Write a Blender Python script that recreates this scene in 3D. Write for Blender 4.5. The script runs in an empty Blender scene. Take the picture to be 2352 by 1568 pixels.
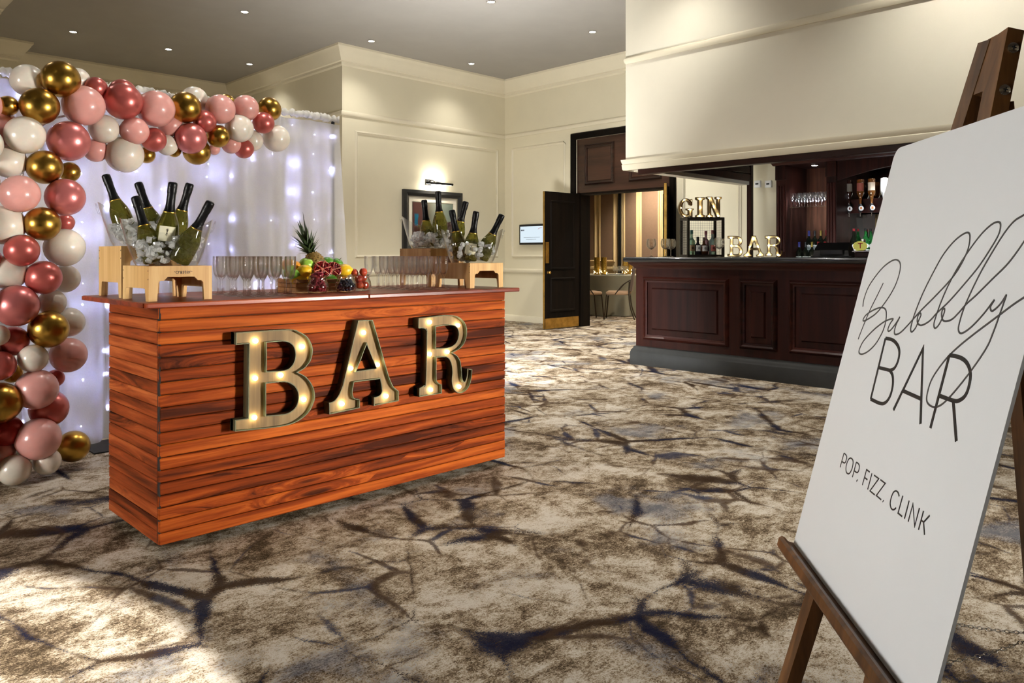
import bpy, bmesh, math, random
from math import sin, cos, pi, radians, sqrt, exp
from mathutils import Vector, Matrix, noise as mnoise
from mathutils.geometry import tessellate_polygon
V = Vector
rnd = random.Random(7)
SC = bpy.context.scene
COL = SC.collection

# ------------------------------------------------------------------ camera, world, exposure, large lights
FPX, CX, HY, CAMZ = 1756.0, 1176.0, 586.0, 1.12          # focal length (px of a 2352 frame), horizon row, eye height
YAW = radians(45.4)
FW = V((cos(YAW), sin(YAW), 0)); RT = V((sin(YAW), -cos(YAW), 0)); UP = V((0, 0, 1))
CAMP = V((0, 0, CAMZ))
cd = bpy.data.cameras.new('camera'); cam = bpy.data.objects.new('camera', cd); COL.objects.link(cam)
cam.location = CAMP; cam.rotation_euler = (pi/2, 0, YAW - pi/2)
cd.sensor_width = 36.0; cd.lens = FPX/2352*36.0; cd.shift_y = -(784-HY)/2352; cd.clip_start = .05; cd.clip_end = 60
SC.camera = cam

W = bpy.data.worlds.new('world'); SC.world = W; W.use_nodes = True
W.node_tree.nodes['Background'].inputs[0].default_value = (.9, .82, .7, 1)
W.node_tree.nodes['Background'].inputs[1].default_value = .05
SC.view_settings.view_transform = 'Standard'; SC.view_settings.look = 'None'
SC.view_settings.exposure = 0.2; SC.view_settings.gamma = 1.0; SC.view_settings.use_curve_mapping = False
try:
    cy = SC.cycles
    cy.max_bounces = 12; cy.diffuse_bounces = 4; cy.glossy_bounces = 4; cy.transmission_bounces = 10
    cy.transparent_max_bounces = 40; cy.use_adaptive_sampling = True; cy.adaptive_threshold = .085; cy.adaptive_min_samples = 16; cy.use_light_tree = False; cy.sample_clamp_indirect = 4; cy.use_denoising = True; cy.blur_glossy = .6
except Exception: pass

DL_COL = (1.0, .955, .88)
DL_W = 150.0
def add_light(name, kind, loc, energy, color, target=None, **kw):
    l = bpy.data.lights.new(name, kind); l.energy = energy; l.color = color
    for k, v in kw.items(): setattr(l, k, v)
    o = bpy.data.objects.new(name, l); COL.objects.link(o); o.location = loc
    if target is not None: o.rotation_euler = (V(target)-V(loc)).to_track_quat('-Z', 'Y').to_euler()
    return o
# unseen lights: photographer's key beyond the easel, fill and side lamps added on the left,
# strobe low behind the wooden bar along the floor, ceiling bounce added for ambient
add_light('key_softbox', 'AREA', (5.2, -2.6, 1.0), 40, (1, .95, .86), (2.0, 2.9, .6), shape='RECTANGLE', size=.8, size_y=.8, spread=radians(46))
add_light('added_fill_light', 'AREA', (-1.3, 2.3, 1.05), 11, (.96, .98, 1), (1.35, .45, 1.05), shape='RECTANGLE', size=.8, size_y=.8, spread=radians(75))
add_light('added_side_light', 'AREA', (-2.9, 3.0, 1.3), 27, (1, .96, .9), (1.1, 3.5, .8), shape='RECTANGLE', size=1, size_y=1, spread=radians(80))
add_light('hidden_strobe', 'AREA', (3.95, 4.85, .66), 34, (.95, .98, 1), (6.6, 6.0, .1), shape='RECTANGLE', size=.5, size_y=.3, spread=radians(95))
add_light('added_bounce_light', 'AREA', (4.2, 5.3, .6), 72, (1, .98, .94), (6.2, 6.6, 4.1), shape='RECTANGLE', size=.4, size_y=.4, spread=radians(100))

# unseen lamp added below the built-in bar's top to brighten the bottles
add_light('added_bar_light', 'AREA', (7.35, 3.3, .98), 7, (.92, .96, 1), (9.0, 3.45, 1.45), shape='RECTANGLE', size=.6, size_y=.15, spread=radians(120))

# ------------------------------------------------------------------ pixel -> place (on a plane that the thing really stands in)
def ray(x, y): return FW + RT*((x-CX)/FPX) + UP*((HY-y)/FPX)
def PZ(x, y, z): v = ray(x, y); return CAMP + v*((z-CAMZ)/v.z)
def PX(x, y, X0): v = ray(x, y); return CAMP + v*(X0/v.x)
def PY(x, y, Y0): v = ray(x, y); return CAMP + v*(Y0/v.y)
def PD(x, y, D): return CAMP + ray(x, y)*D

# ------------------------------------------------------------------ mesh builder
class MB:
    def __init__(s): s.v = []; s.f = []
    def add(s, vs, fs):
        b = len(s.v); s.v += [tuple(p) for p in vs]; s.f += [tuple(i+b for i in f) for f in fs]; return s
    def box(s, x0, x1, y0, y1, z0, z1, c=0.0):
        if x1 < x0: x0, x1 = x1, x0
        if y1 < y0: y0, y1 = y1, y0
        if z1 < z0: z0, z1 = z1, z0
        c = min(c, (x1-x0)*.45, (y1-y0)*.45, (z1-z0)*.45)
        if c <= 0:
            vs = [(x, y, z) for z in (z0, z1) for y in (y0, y1) for x in (x0, x1)]
            return s.add(vs, [(0,2,3,1),(4,5,7,6),(0,1,5,4),(2,6,7,3),(0,4,6,2),(1,3,7,5)])
        bm = bmesh.new(); bmesh.ops.create_cube(bm, size=1)
        for q in bm.verts: q.co = V(((x0+x1)/2+q.co.x*(x1-x0), (y0+y1)/2+q.co.y*(y1-y0), (z0+z1)/2+q.co.z*(z1-z0)))
        bmesh.ops.bevel(bm, geom=bm.edges[:], offset=c, segments=1, affect='EDGES', profile=.5)
        return s.bm(bm)
    def bm(s, bm):
        bm.verts.index_update()
        s.add([q.co.copy() for q in bm.verts], [[q.index for q in f.verts] for f in bm.faces]); bm.free(); return s
    def obox(s, o, a, b, c, la, lb, lc):
        """box centred at o with axes a,b,c (unit) and full lengths"""
        o, a, b, c = V(o), V(a), V(b), V(c)
        vs = [o+a*(la/2*i)+b*(lb/2*j)+c*(lc/2*k) for k in (-1, 1) for j in (-1, 1) for i in (-1, 1)]
        return s.add(vs, [(0,2,3,1),(4,5,7,6),(0,1,5,4),(2,6,7,3),(0,4,6,2),(1,3,7,5)])
    def beam(s, p, q, side, w, t):
        """straight timber from p to q; width w along side, thickness t"""
        p, q = V(p), V(q); a = (q-p); L = a.length; a.normalize(); b = V(side); b = (b-a*b.dot(a)).normalized(); c = a.cross(b)
        return s.obox((p+q)/2, a, b, c, L, w, t)
    def tube(s, path, r, n=8, closed=False, cap=True):
        path = [V(p) for p in path]; m = len(path); rs = r if isinstance(r, (list, tuple)) else [r]*m
        rings = []; prev = None
        for i, p in enumerate(path):
            if closed: t = path[(i+1) % m]-path[i-1]
            else: t = path[min(i+1, m-1)]-path[max(i-1, 0)]
            if t.length < 1e-9: t = V((0, 0, 1))
            t.normalize()
            if prev is None:
                a = V((0, 0, 1)) if abs(t.z) < .9 else V((1, 0, 0)); u = t.cross(a).normalized()
            else:
                u = prev-t*prev.dot(t); u = u.normalized() if u.length > 1e-6 else t.orthogonal().normalized()
            prev = u; w = t.cross(u)
            rings.append([p+(u*cos(2*pi*k/n)+w*sin(2*pi*k/n))*rs[i] for k in range(n)])
        vs = [q for R_ in rings for q in R_]; fs = []
        for i in range(m if closed else m-1):
            j = (i+1) % m
            for k in range(n): fs.append((i*n+k, i*n+(k+1) % n, j*n+(k+1) % n, j*n+k))
        if cap and not closed: fs.append(tuple(range(n))[::-1]); fs.append(tuple((m-1)*n+k for k in range(n)))
        return s.add(vs, fs)
    def lathe(s, prof, n=24, o=(0, 0, 0), M=None, cap=True):
        """prof: (r,z) list from bottom to top"""
        vs = []; fs = []; o = V(o)
        for r, z in prof:
            for k in range(n):
                p = V((max(r, 1e-5)*cos(2*pi*k/n), max(r, 1e-5)*sin(2*pi*k/n), z))
                if M is not None: p = M @ p
                vs.append(p+o)
        for i in range(len(prof)-1):
            for k in range(n): fs.append((i*n+k, i*n+(k+1) % n, (i+1)*n+(k+1) % n, (i+1)*n+k))
        if cap:
            if prof[0][0] > 1e-4: fs.append(tuple(range(n))[::-1])
            if prof[-1][0] > 1e-4: fs.append(tuple((len(prof)-1)*n+k for k in range(n)))
        return s.add(vs, fs)
    def sphere(s, c, r, n=12, m=8, sc=(1, 1, 1)):
        prof = [(sin(pi*i/m), -cos(pi*i/m)) for i in range(m+1)]
        M = Matrix.Diagonal((r*sc[0], r*sc[1], r*sc[2])); return s.lathe(prof, n, c, M, cap=False)
    def prism(s, loops, f0, f1, holes=()):
        """loops: outer 2-D polygon (+holes); f0,f1 map (a,b) to the two 3-D faces"""
        polys = [loops]+list(holes); pts = [p for L in polys for p in L]
        tri = tessellate_polygon([[V((p[0], p[1], 0)) for p in L] for L in polys])
        N = len(pts); vs = [f0(*p) for p in pts]+[f1(*p) for p in pts]; fs = []
        for t in tri: fs.append(tuple(t)); fs.append(tuple(i+N for i in reversed(t)))
        b = 0
        for L in polys:
            k = len(L)
            for i in range(k): j = (i+1) % k; fs.append((b+i, b+j, b+j+N, b+i+N))
            b += k
        return s.add(vs, fs)
    def sweep(s, path, prof, outs):
        """profile (o,z): o along outs[i] (2-D mitred offset direction), z up; open path of base points"""
        path = [V(p) for p in path]; m = len(prof); vs = []; fs = []
        for p, d in zip(path, outs):
            for o, z in prof: vs.append(p+V(d)*o+UP*z)
        for i in range(len(path)-1):
            for k in range(m): fs.append((i*m+k, i*m+(k+1) % m, (i+1)*m+(k+1) % m, (i+1)*m+k))
        fs.append(tuple(range(m))[::-1]); fs.append(tuple((len(path)-1)*m+k for k in range(m)))
        return s.add(vs, fs)
    def mesh(s, name, org=None, smooth=None):
        me = bpy.data.meshes.new(name)
        vs = s.v if org is None else [(p[0]-org[0], p[1]-org[1], p[2]-org[2]) for p in s.v]
        me.from_pydata(vs, [], s.f); me.validate()
        b = bmesh.new(); b.from_mesh(me); bmesh.ops.recalc_face_normals(b, faces=b.faces[:]); b.to_mesh(me); b.free()
        if smooth is not None:
            me.polygons.foreach_set('use_smooth', [True]*len(me.polygons))
            if smooth < 180: me.set_sharp_from_angle(angle=radians(smooth))
        me.update(); return me

def obj(name, mb, mat, parent=None, smooth=None, world=True, loc=None, label=None):
    """one mesh object; world=True: the builder used world coordinates and is re-based on the parent (or on loc)"""
    if isinstance(mb, MB):
        org = None
        if world:
            if parent is not None:
                org = V((0, 0, 0)); p = parent
                while p is not None: org = org+p.location; p = p.parent
            elif loc is not None: org = V(loc)
        me = mb.mesh(name, org, smooth)
    else: me = mb
    if mat is not None and not me.materials: me.materials.append(mat)
    o = bpy.data.objects.new(name, me); COL.objects.link(o)
    if parent is not None: o.parent = parent
    elif loc is not None: o.location = loc
    if label: o['label'] = label
    return o
def tag(o, label=None, cat=None, group=None, kind=None):
    if label: o['label'] = label
    if cat: o['category'] = cat
    if group: o['group'] = group
    if kind: o['kind'] = kind
    return o
def thing(name, label, cat, loc=(0, 0, 0), rotz=0, group=None):
    o = bpy.data.objects.new(name, None); COL.objects.link(o); o.empty_display_size = .05
    o.location = loc; o.rotation_euler = (0, 0, rotz); return tag(o, label, cat, group)
def dup(root, loc=None, label=None, group=None, rot=None, scale=None):
    r = root.copy(); COL.objects.link(r)
    if loc is not None: r.location = loc
    if rot is not None: r.rotation_euler = rot
    if scale is not None: r.scale = scale
    if label: r['label'] = label
    if group: r['group'] = group
    for ch in list(root.children):
        c = ch.copy(); COL.objects.link(c); c.parent = r
        for g in ch.children:
            d = g.copy(); COL.objects.link(d); d.parent = c
    return r
def struct(name, mb, mat, smooth=None, parent=None, loc=None):
    o = obj(name, mb, mat, parent, smooth, loc=loc)
    if parent is None: o['kind'] = 'structure'
    return o
def smooth_path(pts, sub=6, closed=False):
    P = [V(p) if len(p) == 3 else V((p[0], p[1], 0)) for p in pts]; out = []; n = len(P)
    for i in range(n if closed else n-1):
        if closed: a, b, c, d = P[i-1], P[i], P[(i+1) % n], P[(i+2) % n]
        else: a, b, c, d = P[max(i-1, 0)], P[i], P[i+1], P[min(i+2, n-1)]
        for k in range(sub):
            t = k/sub
            out.append(.5*((2*b)+(c-a)*t+(2*a-5*b+4*c-d)*t*t+(3*b-a-3*c+d)*t**3))
    if not closed: out.append(P[-1])
    return out

# ------------------------------------------------------------------ materials
def nt(name):
    m = bpy.data.materials.new(name); m.use_nodes = True; t = m.node_tree; t.nodes.clear()
    out = t.nodes.new('ShaderNodeOutputMaterial'); return m, t, out
def N(t, kind, ins=None, **kw):
    n = t.nodes.new(kind)
    for k, v in kw.items(): setattr(n, k, v)
    for k, v in (ins or {}).items():
        if isinstance(v, bpy.types.NodeSocket): t.links.new(v, n.inputs[k])
        else: n.inputs[k].default_value = v
    return n
def c4(c): return (c[0], c[1], c[2], 1)
def s2l(r, g, b):
    f = lambda u: (u/255/12.92) if u/255 <= .04045 else ((u/255+.055)/1.055)**2.4
    return (f(r), f(g), f(b))
def math_(t, op, a, b=None, c=None, clamp=False):
    n = t.nodes.new('ShaderNodeMath'); n.operation = op; n.use_clamp = clamp
    for i, v in enumerate((a, b, c)):
        if v is None: continue
        if isinstance(v, bpy.types.NodeSocket): t.links.new(v, n.inputs[i])
        else: n.inputs[i].default_value = v
    return n.outputs[0]
def mixc(t, f, a, b, blend='MIX'):
    n = t.nodes.new('ShaderNodeMix'); n.data_type = 'RGBA'; n.blend_type = blend
    for i, v in ((0, f), (6, a), (7, b)):
        if isinstance(v, bpy.types.NodeSocket): t.links.new(v, n.inputs[i])
        elif i == 0: n.inputs[0].default_value = v
        else: n.inputs[i].default_value = c4(v)
    return n.outputs[2]
def ramp(t, fac, stops, interp='LINEAR'):
    n = t.nodes.new('ShaderNodeValToRGB'); n.color_ramp.interpolation = interp; e = n.color_ramp.elements
    while len(e) > 1: e.remove(e[-1])
    for i, (p, c) in enumerate(stops):
        q = e[0] if i == 0 else e.new(p)
        q.position = p; q.color = c4(c) if not isinstance(c, (int, float)) else (c, c, c, 1)
    t.links.new(fac, n.inputs[0]); return n.outputs[0]
def smap(t, v, a, b, x=0.0, y=1.0):
    n = t.nodes.new('ShaderNodeMapRange'); n.interpolation_type = 'SMOOTHSTEP'
    t.links.new(v, n.inputs[0]); n.inputs[1].default_value = a; n.inputs[2].default_value = b; n.inputs[3].default_value = x; n.inputs[4].default_value = y
    return n.outputs[0]
def vscale(t, v, s):
    n = t.nodes.new('ShaderNodeVectorMath'); n.operation = 'MULTIPLY'; t.links.new(v, n.inputs[0]); n.inputs[1].default_value = s; return n.outputs[0]
def vadd(t, a, b):
    n = t.nodes.new('ShaderNodeVectorMath'); n.operation = 'ADD'; t.links.new(a, n.inputs[0])
    if isinstance(b, bpy.types.NodeSocket): t.links.new(b, n.inputs[1])
    else: n.inputs[1].default_value = b
    return n.outputs[0]
def noise(t, vec, scale, detail=4, rough=.55, dist=0): 
    return N(t, 'ShaderNodeTexNoise', {'Vector': vec, 'Scale': scale, 'Detail': detail, 'Roughness': rough, 'Distortion': dist}).outputs[0]
def pbsdf(t, out, **ins):
    b = N(t, 'ShaderNodeBsdfPrincipled', {k.replace('_', ' '): v for k, v in ins.items()}); t.links.new(b.outputs[0], out.inputs[0]); return b
def bump(t, b, h, strength=.3, dist=.01):
    n = N(t, 'ShaderNodeBump', {'Height': h, 'Strength': strength, 'Distance': dist}); t.links.new(n.outputs[0], b.inputs['Normal'])

def mat(name, col, rough=.5, metal=0.0, var=.08, vs=6.0, trans=0.0, ior=1.45, coat=0.0, spec=.5, em=None, ems=0.0, bmp=0.0, bs=80.0, sss=0.0, sheen=0.0, alpha=1.0):
    """plain surface with a little procedural unevenness in colour and gloss"""
    m, t, out = nt(name); tc = N(t, 'ShaderNodeTexCoord').outputs['Object']
    nz = noise(t, tc, vs, 5, .6)
    c = mixc(t, smap(t, nz, .3, .7), tuple(x*(1-var) for x in col), tuple(min(1, x*(1+var)) for x in col))
    b = pbsdf(t, out, Base_Color=c, Metallic=metal, IOR=ior)
    b.inputs['Roughness'].default_value = rough
    if rough > .05: t.links.new(smap(t, nz, .2, .8, rough*.92, min(1, rough*1.08)), b.inputs['Roughness'])
    b.inputs['Transmission Weight'].default_value = trans; b.inputs['Coat Weight'].default_value = coat
    b.inputs['Coat Roughness'].default_value = .06; b.inputs['Specular IOR Level'].default_value = spec
    b.inputs['Alpha'].default_value = alpha
    if sss: b.inputs['Subsurface Weight'].default_value = sss; b.inputs['Subsurface Radius'].default_value = (.02, .01, .008)
    if sheen: b.inputs['Sheen Weight'].default_value = sheen
    if em: b.inputs['Emission Color'].default_value = c4(em); b.inputs['Emission Strength'].default_value = ems
    if bmp: bump(t, b, noise(t, tc, bs, 4), bmp, .004)
    return m
def glow(name, col, strength):
    m, t, out = nt(name); e = N(t, 'ShaderNodeEmission', {'Color': c4(col), 'Strength': strength}); t.links.new(e.outputs[0], out.inputs[0]); return m
def thinglass(name, tint=(.97, .98, .97), refl=1.0, rough=0.0):
    """thin clear sheet: see-through with fresnel reflections"""
    m, t, out = nt(name)
    fc = N(t, 'ShaderNodeLayerWeight', {'Blend': .5}).outputs['Facing']
    lw = math_(t, 'ADD', math_(t, 'MULTIPLY', math_(t, 'POWER', fc, 4.0), .75*refl), .045*refl, clamp=True)
    tr = N(t, 'ShaderNodeBsdfTransparent', {'Color': c4(tint)}); gl = N(t, 'ShaderNodeBsdfGlossy', {'Color': (1, 1, 1, 1), 'Roughness': rough})
    mx = N(t, 'ShaderNodeMixShader', {0: lw, 1: tr.outputs[0], 2: gl.outputs[0]}); t.links.new(mx.outputs[0], out.inputs[0]); return m
def woodmat(name, dark, mid, light, axis='X', rough=.4, coat=.0, freq=1.0, knots=True, bmp=.15, rep=1.0, spec=.28):
    """boards: grain along one local axis, each board its own piece of timber"""
    m, t, out = nt(name); tc = N(t, 'ShaderNodeTexCoord').outputs['Object']
    rn = N(t, 'ShaderNodeObjectInfo').outputs['Random']
    sh = N(t, 'ShaderNodeCombineXYZ', {0: math_(t, 'MULTIPLY', rn, 37.0), 1: math_(t, 'MULTIPLY', rn, 11.0), 2: math_(t, 'MULTIPLY', rn, 23.0)}).outputs[0]
    lo, hi = 1.3*freq, 26*freq
    sc = {'X': (lo, hi, hi), 'Y': (hi, lo, hi), 'Z': (hi, hi, lo)}[axis]
    ks = {'X': (1.5, 9, 9), 'Y': (9, 1.5, 9), 'Z': (9, 9, 1.5)}[axis]
    p = vadd(t, tc, sh)
    vk = N(t, 'ShaderNodeTexVoronoi', {'Vector': vscale(t, p, ks), 'Scale': 1.0*rep, 'Randomness': 1.0})
    kd = vk.outputs['Distance']; kr = N(t, 'ShaderNodeSeparateColor', {0: vk.outputs['Color']}).outputs[0]
    has = smap(t, kr, .55, .6)                                   # only some cells carry a knot
    near = math_(t, 'MULTIPLY', smap(t, kd, .55, .0), has)
    warp = N(t, 'ShaderNodeCombineXYZ', {0: math_(t, 'MULTIPLY', near, 2.2), 1: math_(t, 'MULTIPLY', near, 2.2), 2: math_(t, 'MULTIPLY', near, 2.2)}).outputs[0]
    g = vadd(t, vscale(t, p, sc), warp if knots else (0, 0, 0))
    n1 = noise(t, g, 1.0, 6, .62, .4); n2 = noise(t, vscale(t, p, tuple(.35*x for x in sc)), 1.0, 3, .5)
    n3 = noise(t, vscale(t, p, tuple(4*x for x in sc)), 1.0, 2, .5)
    f = math_(t, 'ADD', math_(t, 'MULTIPLY', n1, .7), math_(t, 'ADD', math_(t, 'MULTIPLY', n2, .3), math_(t, 'MULTIPLY', math_(t, 'SUBTRACT', rn, .5), .16)))
    c = ramp(t, f, [(.35, dark), (.5, mid), (.65, light)])
    c = mixc(t, math_(t, 'MULTIPLY', smap(t, n3, .5, .75), .25), c, dark)
    if knots:
        k = math_(t, 'MULTIPLY', smap(t, kd, .16, .05), has); c = mixc(t, math_(t, 'MULTIPLY', k, .85), c, tuple(x*.18 for x in dark))
    b = pbsdf(t, out, Base_Color=c, Roughness=rough); b.inputs['Coat Weight'].default_value = coat; b.inputs['Coat Roughness'].default_value = .15
    b.inputs['Specular IOR Level'].default_value = spec
    if bmp: bump(t, b, n1, bmp, .003)
    return m

# ================================================================== THE ROOM
XC, YB, XA, YD, ZC = 9.185, 9.489, 5.947, 13.11, 4.1
def carpet():
    m, t, out = nt('patterned_carpet'); p = N(t, 'ShaderNodeNewGeometry').outputs['Position']
    wob = N(t, 'ShaderNodeTexNoise', {'Vector': p, 'Scale': 1.7, 'Detail': 3.0}).outputs['Color']
    pw = vadd(t, p, vscale(t, vadd(t, wob, (-.5, -.5, -.5)), (.2, .2, 0)))
    fine = noise(t, p, 210, 3, .75); fine2 = noise(t, vscale(t, p, (80, 120, 1)), 1, 4, .8)
    sp = math_(t, 'ADD', math_(t, 'MULTIPLY', math_(t, 'SUBTRACT', fine, .5), 1.5), math_(t, 'MULTIPLY', math_(t, 'SUBTRACT', fine2, .5), 1.7))
    big = noise(t, p, 3.0, 6, .7, .6); mid = noise(t, vscale(t, p, (13, 17, 1)), 1, 5, .75)
    v = math_(t, 'ADD', math_(t, 'ADD', math_(t, 'MULTIPLY', big, .88), math_(t, 'MULTIPLY', mid, .62)), math_(t, 'SUBTRACT', math_(t, 'MULTIPLY', sp, .36), .24))
    c = ramp(t, v, [(.32, s2l(62, 50, 36)), (.41, s2l(100, 85, 67)), (.47, s2l(138, 120, 97)), (.54, s2l(180, 166, 145)), (.64, s2l(207, 199, 186))])
    blue = noise(t, vadd(t, p, (31, 7, 0)), 1.5, 4, .6)
    bf = math_(t, 'MULTIPLY', smap(t, math_(t, 'ADD', blue, math_(t, 'MULTIPLY', sp, .2)), .56, .64), .6)
    c = mixc(t, bf, c, s2l(118, 122, 132))
    def lines(sc, seed, w0, w1, keep):
        q = vadd(t, vscale(t, pw, (sc, sc*.8, 0)), (seed, seed*.37, 0))
        d = N(t, 'ShaderNodeTexVoronoi', {'Vector': q, 'Scale': 1.0}, feature='DISTANCE_TO_EDGE').outputs['Distance']
        k = noise(t, vadd(t, p, (seed*3, 5, 0)), 1.3*sc**.5, 2, .5)
        wd = smap(t, k, keep, keep+.2, 0.0, w1); wd = math_(t, 'ADD', wd, math_(t, 'MULTIPLY', sp, w0))
        return math_(t, 'MULTIPLY', smap(t, math_(t, 'SUBTRACT', wd, d), -.004, .010), smap(t, k, keep-.02, keep+.03))
    hue = noise(t, vadd(t, p, (3, 17, 0)), 2.6, 2, .5)
    lc = mixc(t, smap(t, math_(t, 'ADD', hue, math_(t, 'MULTIPLY', sp, .12)), .47, .52), s2l(52, 36, 24), s2l(16, 22, 46))
    c = mixc(t, math_(t, 'MULTIPLY', lines(1.9, 9.1, .09, .045, .455), .95), c, lc)
    lc2 = mixc(t, smap(t, hue, .5, .56), s2l(68, 50, 36), s2l(34, 42, 68))
    c = mixc(t, math_(t, 'MULTIPLY', lines(3.4, 11.7, .10, .05, .48), .85), c, lc2)
    b = pbsdf(t, out, Base_Color=c, Roughness=.95); b.inputs['Specular IOR Level'].default_value = .05
    bump(t, b, noise(t, p, 260, 3, .7), .5, .006); return m
M = {}
M['carpet'] = carpet()
M['wall'] = mat('cream_wall_paint', s2l(224, 216, 190), .75, var=.02, vs=2, bmp=.05, bs=120)
M['trimw'] = mat('cream_gloss_trim', s2l(228, 220, 196), .5, var=.02, vs=3)
M['ceil'] = mat('grey_ceiling_paint', s2l(158, 155, 150), .9, var=.03, vs=3, bmp=.04, bs=200)
M['white_bulk'] = mat('off_white_bulkhead_paint', s2l(226, 220, 202), .7, var=.02, vs=2, bmp=.04, bs=60)
M['dark'] = woodmat('dark_mahogany', s2l(22, 10, 8), s2l(38, 19, 15), s2l(52, 26, 20), 'Z', .42, .05, .7, False, .05, spec=.14)
M['darkY'] = woodmat('dark_mahogany_rail', s2l(24, 11, 8), s2l(42, 20, 16), s2l(56, 28, 21), 'Y', .4, .05, .7, False, .05)
M['blackwood'] = woodmat('black_stained_door_wood', s2l(8, 6, 4), s2l(16, 11, 7), s2l(24, 17, 10), 'Z', .6, .0, .7, False, .04, spec=.08)
M['brass'] = mat('aged_brass', s2l(190, 150, 78), .35, 1.0, var=.25, vs=9)
M['chrome'] = mat('chrome_metal', (.75, .75, .76), .15, 1.0, var=.03)
M['blackmetal'] = mat('black_metal', (.02, .02, .021), .4, .6)
M['lamp'] = glow('lamp_lens', (1, .93, .8), 60)
M['white'] = mat('white_plastic', (.8, .8, .78), .4)
M['black'] = mat('black_plastic', (.012, .012, .013), .35)

struct('floor', MB().box(-5, 15, -5, 13.3, -.1, 0), M['carpet'])
struct('ceiling', MB().box(-5, 9.4, -5, 13.3, ZC, ZC+.1), M['ceil'])
wB = struct('wall_back', MB().box(XA+.02, XC+.2, YB, YB+.15, 0, ZC), M['wall'])
wA = struct('wall_side', MB().box(XA, XA+.15, YB+.0005, YD, 0, ZC), M['wall'])
wD = struct('wall_rear', MB().box(-5, XA+.15, YD, YD+.15, 0, ZC), M['wall'])
DY0, DY1, DZ, TH = 6.13, 7.87, 2.94, .215          # doorway in the far wall, wall thickness
wC = struct('wall_right', MB().box(XC, XC+TH, DY1, YB+.15, 0, ZC).box(XC, XC+TH, -5, DY0, 0, ZC).box(XC, XC+TH, DY0, DY1, DZ, ZC), M['wall'])
struct('wall_front', MB().box(-5, XC+TH, -5.15, -5, 0, ZC), M['wall'])
struct('wall_left', MB().box(-5.15, -5, -5, 13.3, 0, ZC), M['wall'])
# piers of the left-hand wall, stepping forward, each with its own cornice
tip = PZ(78, 97, ZC); p1 = (tip.x-.17, tip.y+.17)
q = PZ(1.2, 35, ZC-.27); p2 = (q.x-.02, q.y+.02)
CROWN = [(0, 0), (.17, 0), (.17, -.03), (.152, -.042), (.142, -.07), (.105, -.125), (.06, -.18), (.052, -.205), (.028, -.215), (.028, -.25), (.012, -.262), (0, -.27)]
RAIL = [(0, -.035), (.018, -.035), (.026, -.02), (.03, 0), (.026, .018), (.014, .026), (.01, .035), (0, .035)]
SKIRT = [(0, 0), (.02, 0), (.02, .085), (.012, .1), (0, .104)]
w = struct('wall_pier_1', MB().box(-5, p1[0], p1[1], YD-.001, 0, ZC), M['wall'])
struct('crown', MB().sweep([(-5, p1[1], ZC), (p1[0], p1[1], ZC), (p1[0], YD, ZC)], CROWN, [(0, -1, 0), (1, -1, 0), (1, 0, 0)]), M['trimw'], 40, w)
struct('picture_rail', MB().sweep([(-5, p1[1], 3.16), (p1[0], p1[1], 3.16), (p1[0], YD, 3.16)], RAIL, [(0, -1, 0), (1, -1, 0), (1, 0, 0)]), M['trimw'], 40, w)
w = struct('wall_pier_2', MB().box(-5, p2[0], p2[1], p1[1]-.001, 0, ZC), M['wall'])
struct('crown', MB().sweep([(-5, p2[1], ZC), (p2[0], p2[1], ZC), (p2[0], p1[1], ZC)], CROWN, [(0, -1, 0), (1, -1, 0), (1, 0, 0)]), M['trimw'], 40, w)
struct('picture_rail', MB().sweep([(-5, p2[1], 3.16), (p2[0], p2[1], 3.16), (p2[0], p1[1], 3.16)], RAIL, [(0, -1, 0), (1, -1, 0), (1, 0, 0)]), M['trimw'], 40, w)
PATH = lambda z, y0=-5: [(p1[0], YD, z), (XA, YD, z), (XA, YB, z), (XC, YB, z), (XC, y0, z)]
OUTS = [(0, -1, 0), (-1, -1, 0), (-1, -1, 0), (-1, -1, 0), (-1, 0, 0)]
struct('trim_1', MB().sweep(PATH(ZC), CROWN, OUTS), M['trimw'], 40)
struct('trim_2', MB().sweep(PATH(3.16), RAIL, OUTS), M['trimw'], 40)
struct('trim_3', MB().sweep(PATH(.86, DY1+.1), RAIL, OUTS), M['trimw'], 40)
struct('baseboard_back', MB().sweep(PATH(0, DY1+.1), SKIRT, OUTS), M['trimw'], 40)
struct('baseboard_right', MB().sweep([(XC, DY0-.1, 0), (XC, -5, 0)], SKIRT, [(-1, 0, 0)]*2), M['trimw'], 40)
def frame_mould(parent, f, a0, a1, z0, z1, w=.05, d=.022, name='panel_moulding', m=None):
    """mitred moulding round a wall panel; f(a,z,o) places it on its wall"""
    mb = MB(); prof = [(0, 0), (.2*w, .7*d), (.45*w, d), (.7*w, .55*d), (w, .45*d), (w, 0)]
    cs = [(a0, z0, 1, 1), (a1, z0, -1, 1), (a1, z1, -1, -1), (a0, z1, 1, -1)]
    vs = [f(a+sa*i, z+sz*i, o) for a, z, sa, sz in cs for i, o in prof]; k = len(prof); fs = []
    for c in range(4):
        e = (c+1) % 4
        for i in range(k): j = (i+1) % k; fs.append((c*k+i, c*k+j, e*k+j, e*k+i))
    mb.add(vs, fs); return obj(name, mb, m or M['trimw'], parent, 30)
fB = lambda a, z, o: (a, YB-o, z); fC = lambda a, z, o: (XC-o, a, z)
frame_mould(wB, fB, PY(815, 400, YB).x, PY(1144, 400, YB).x, 1.08, 2.93)
frame_mould(wC, fC, 9.28, 8.14, 1.08, 2.95); frame_mould(wC, fC, 5.88, 5.08, 1.08, 2.95)
fA = lambda a, z, o: (XA-o, a, z)
frame_mould(wA, fA, YB+.35, YD-.4, 1.08, 2.93)

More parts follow.
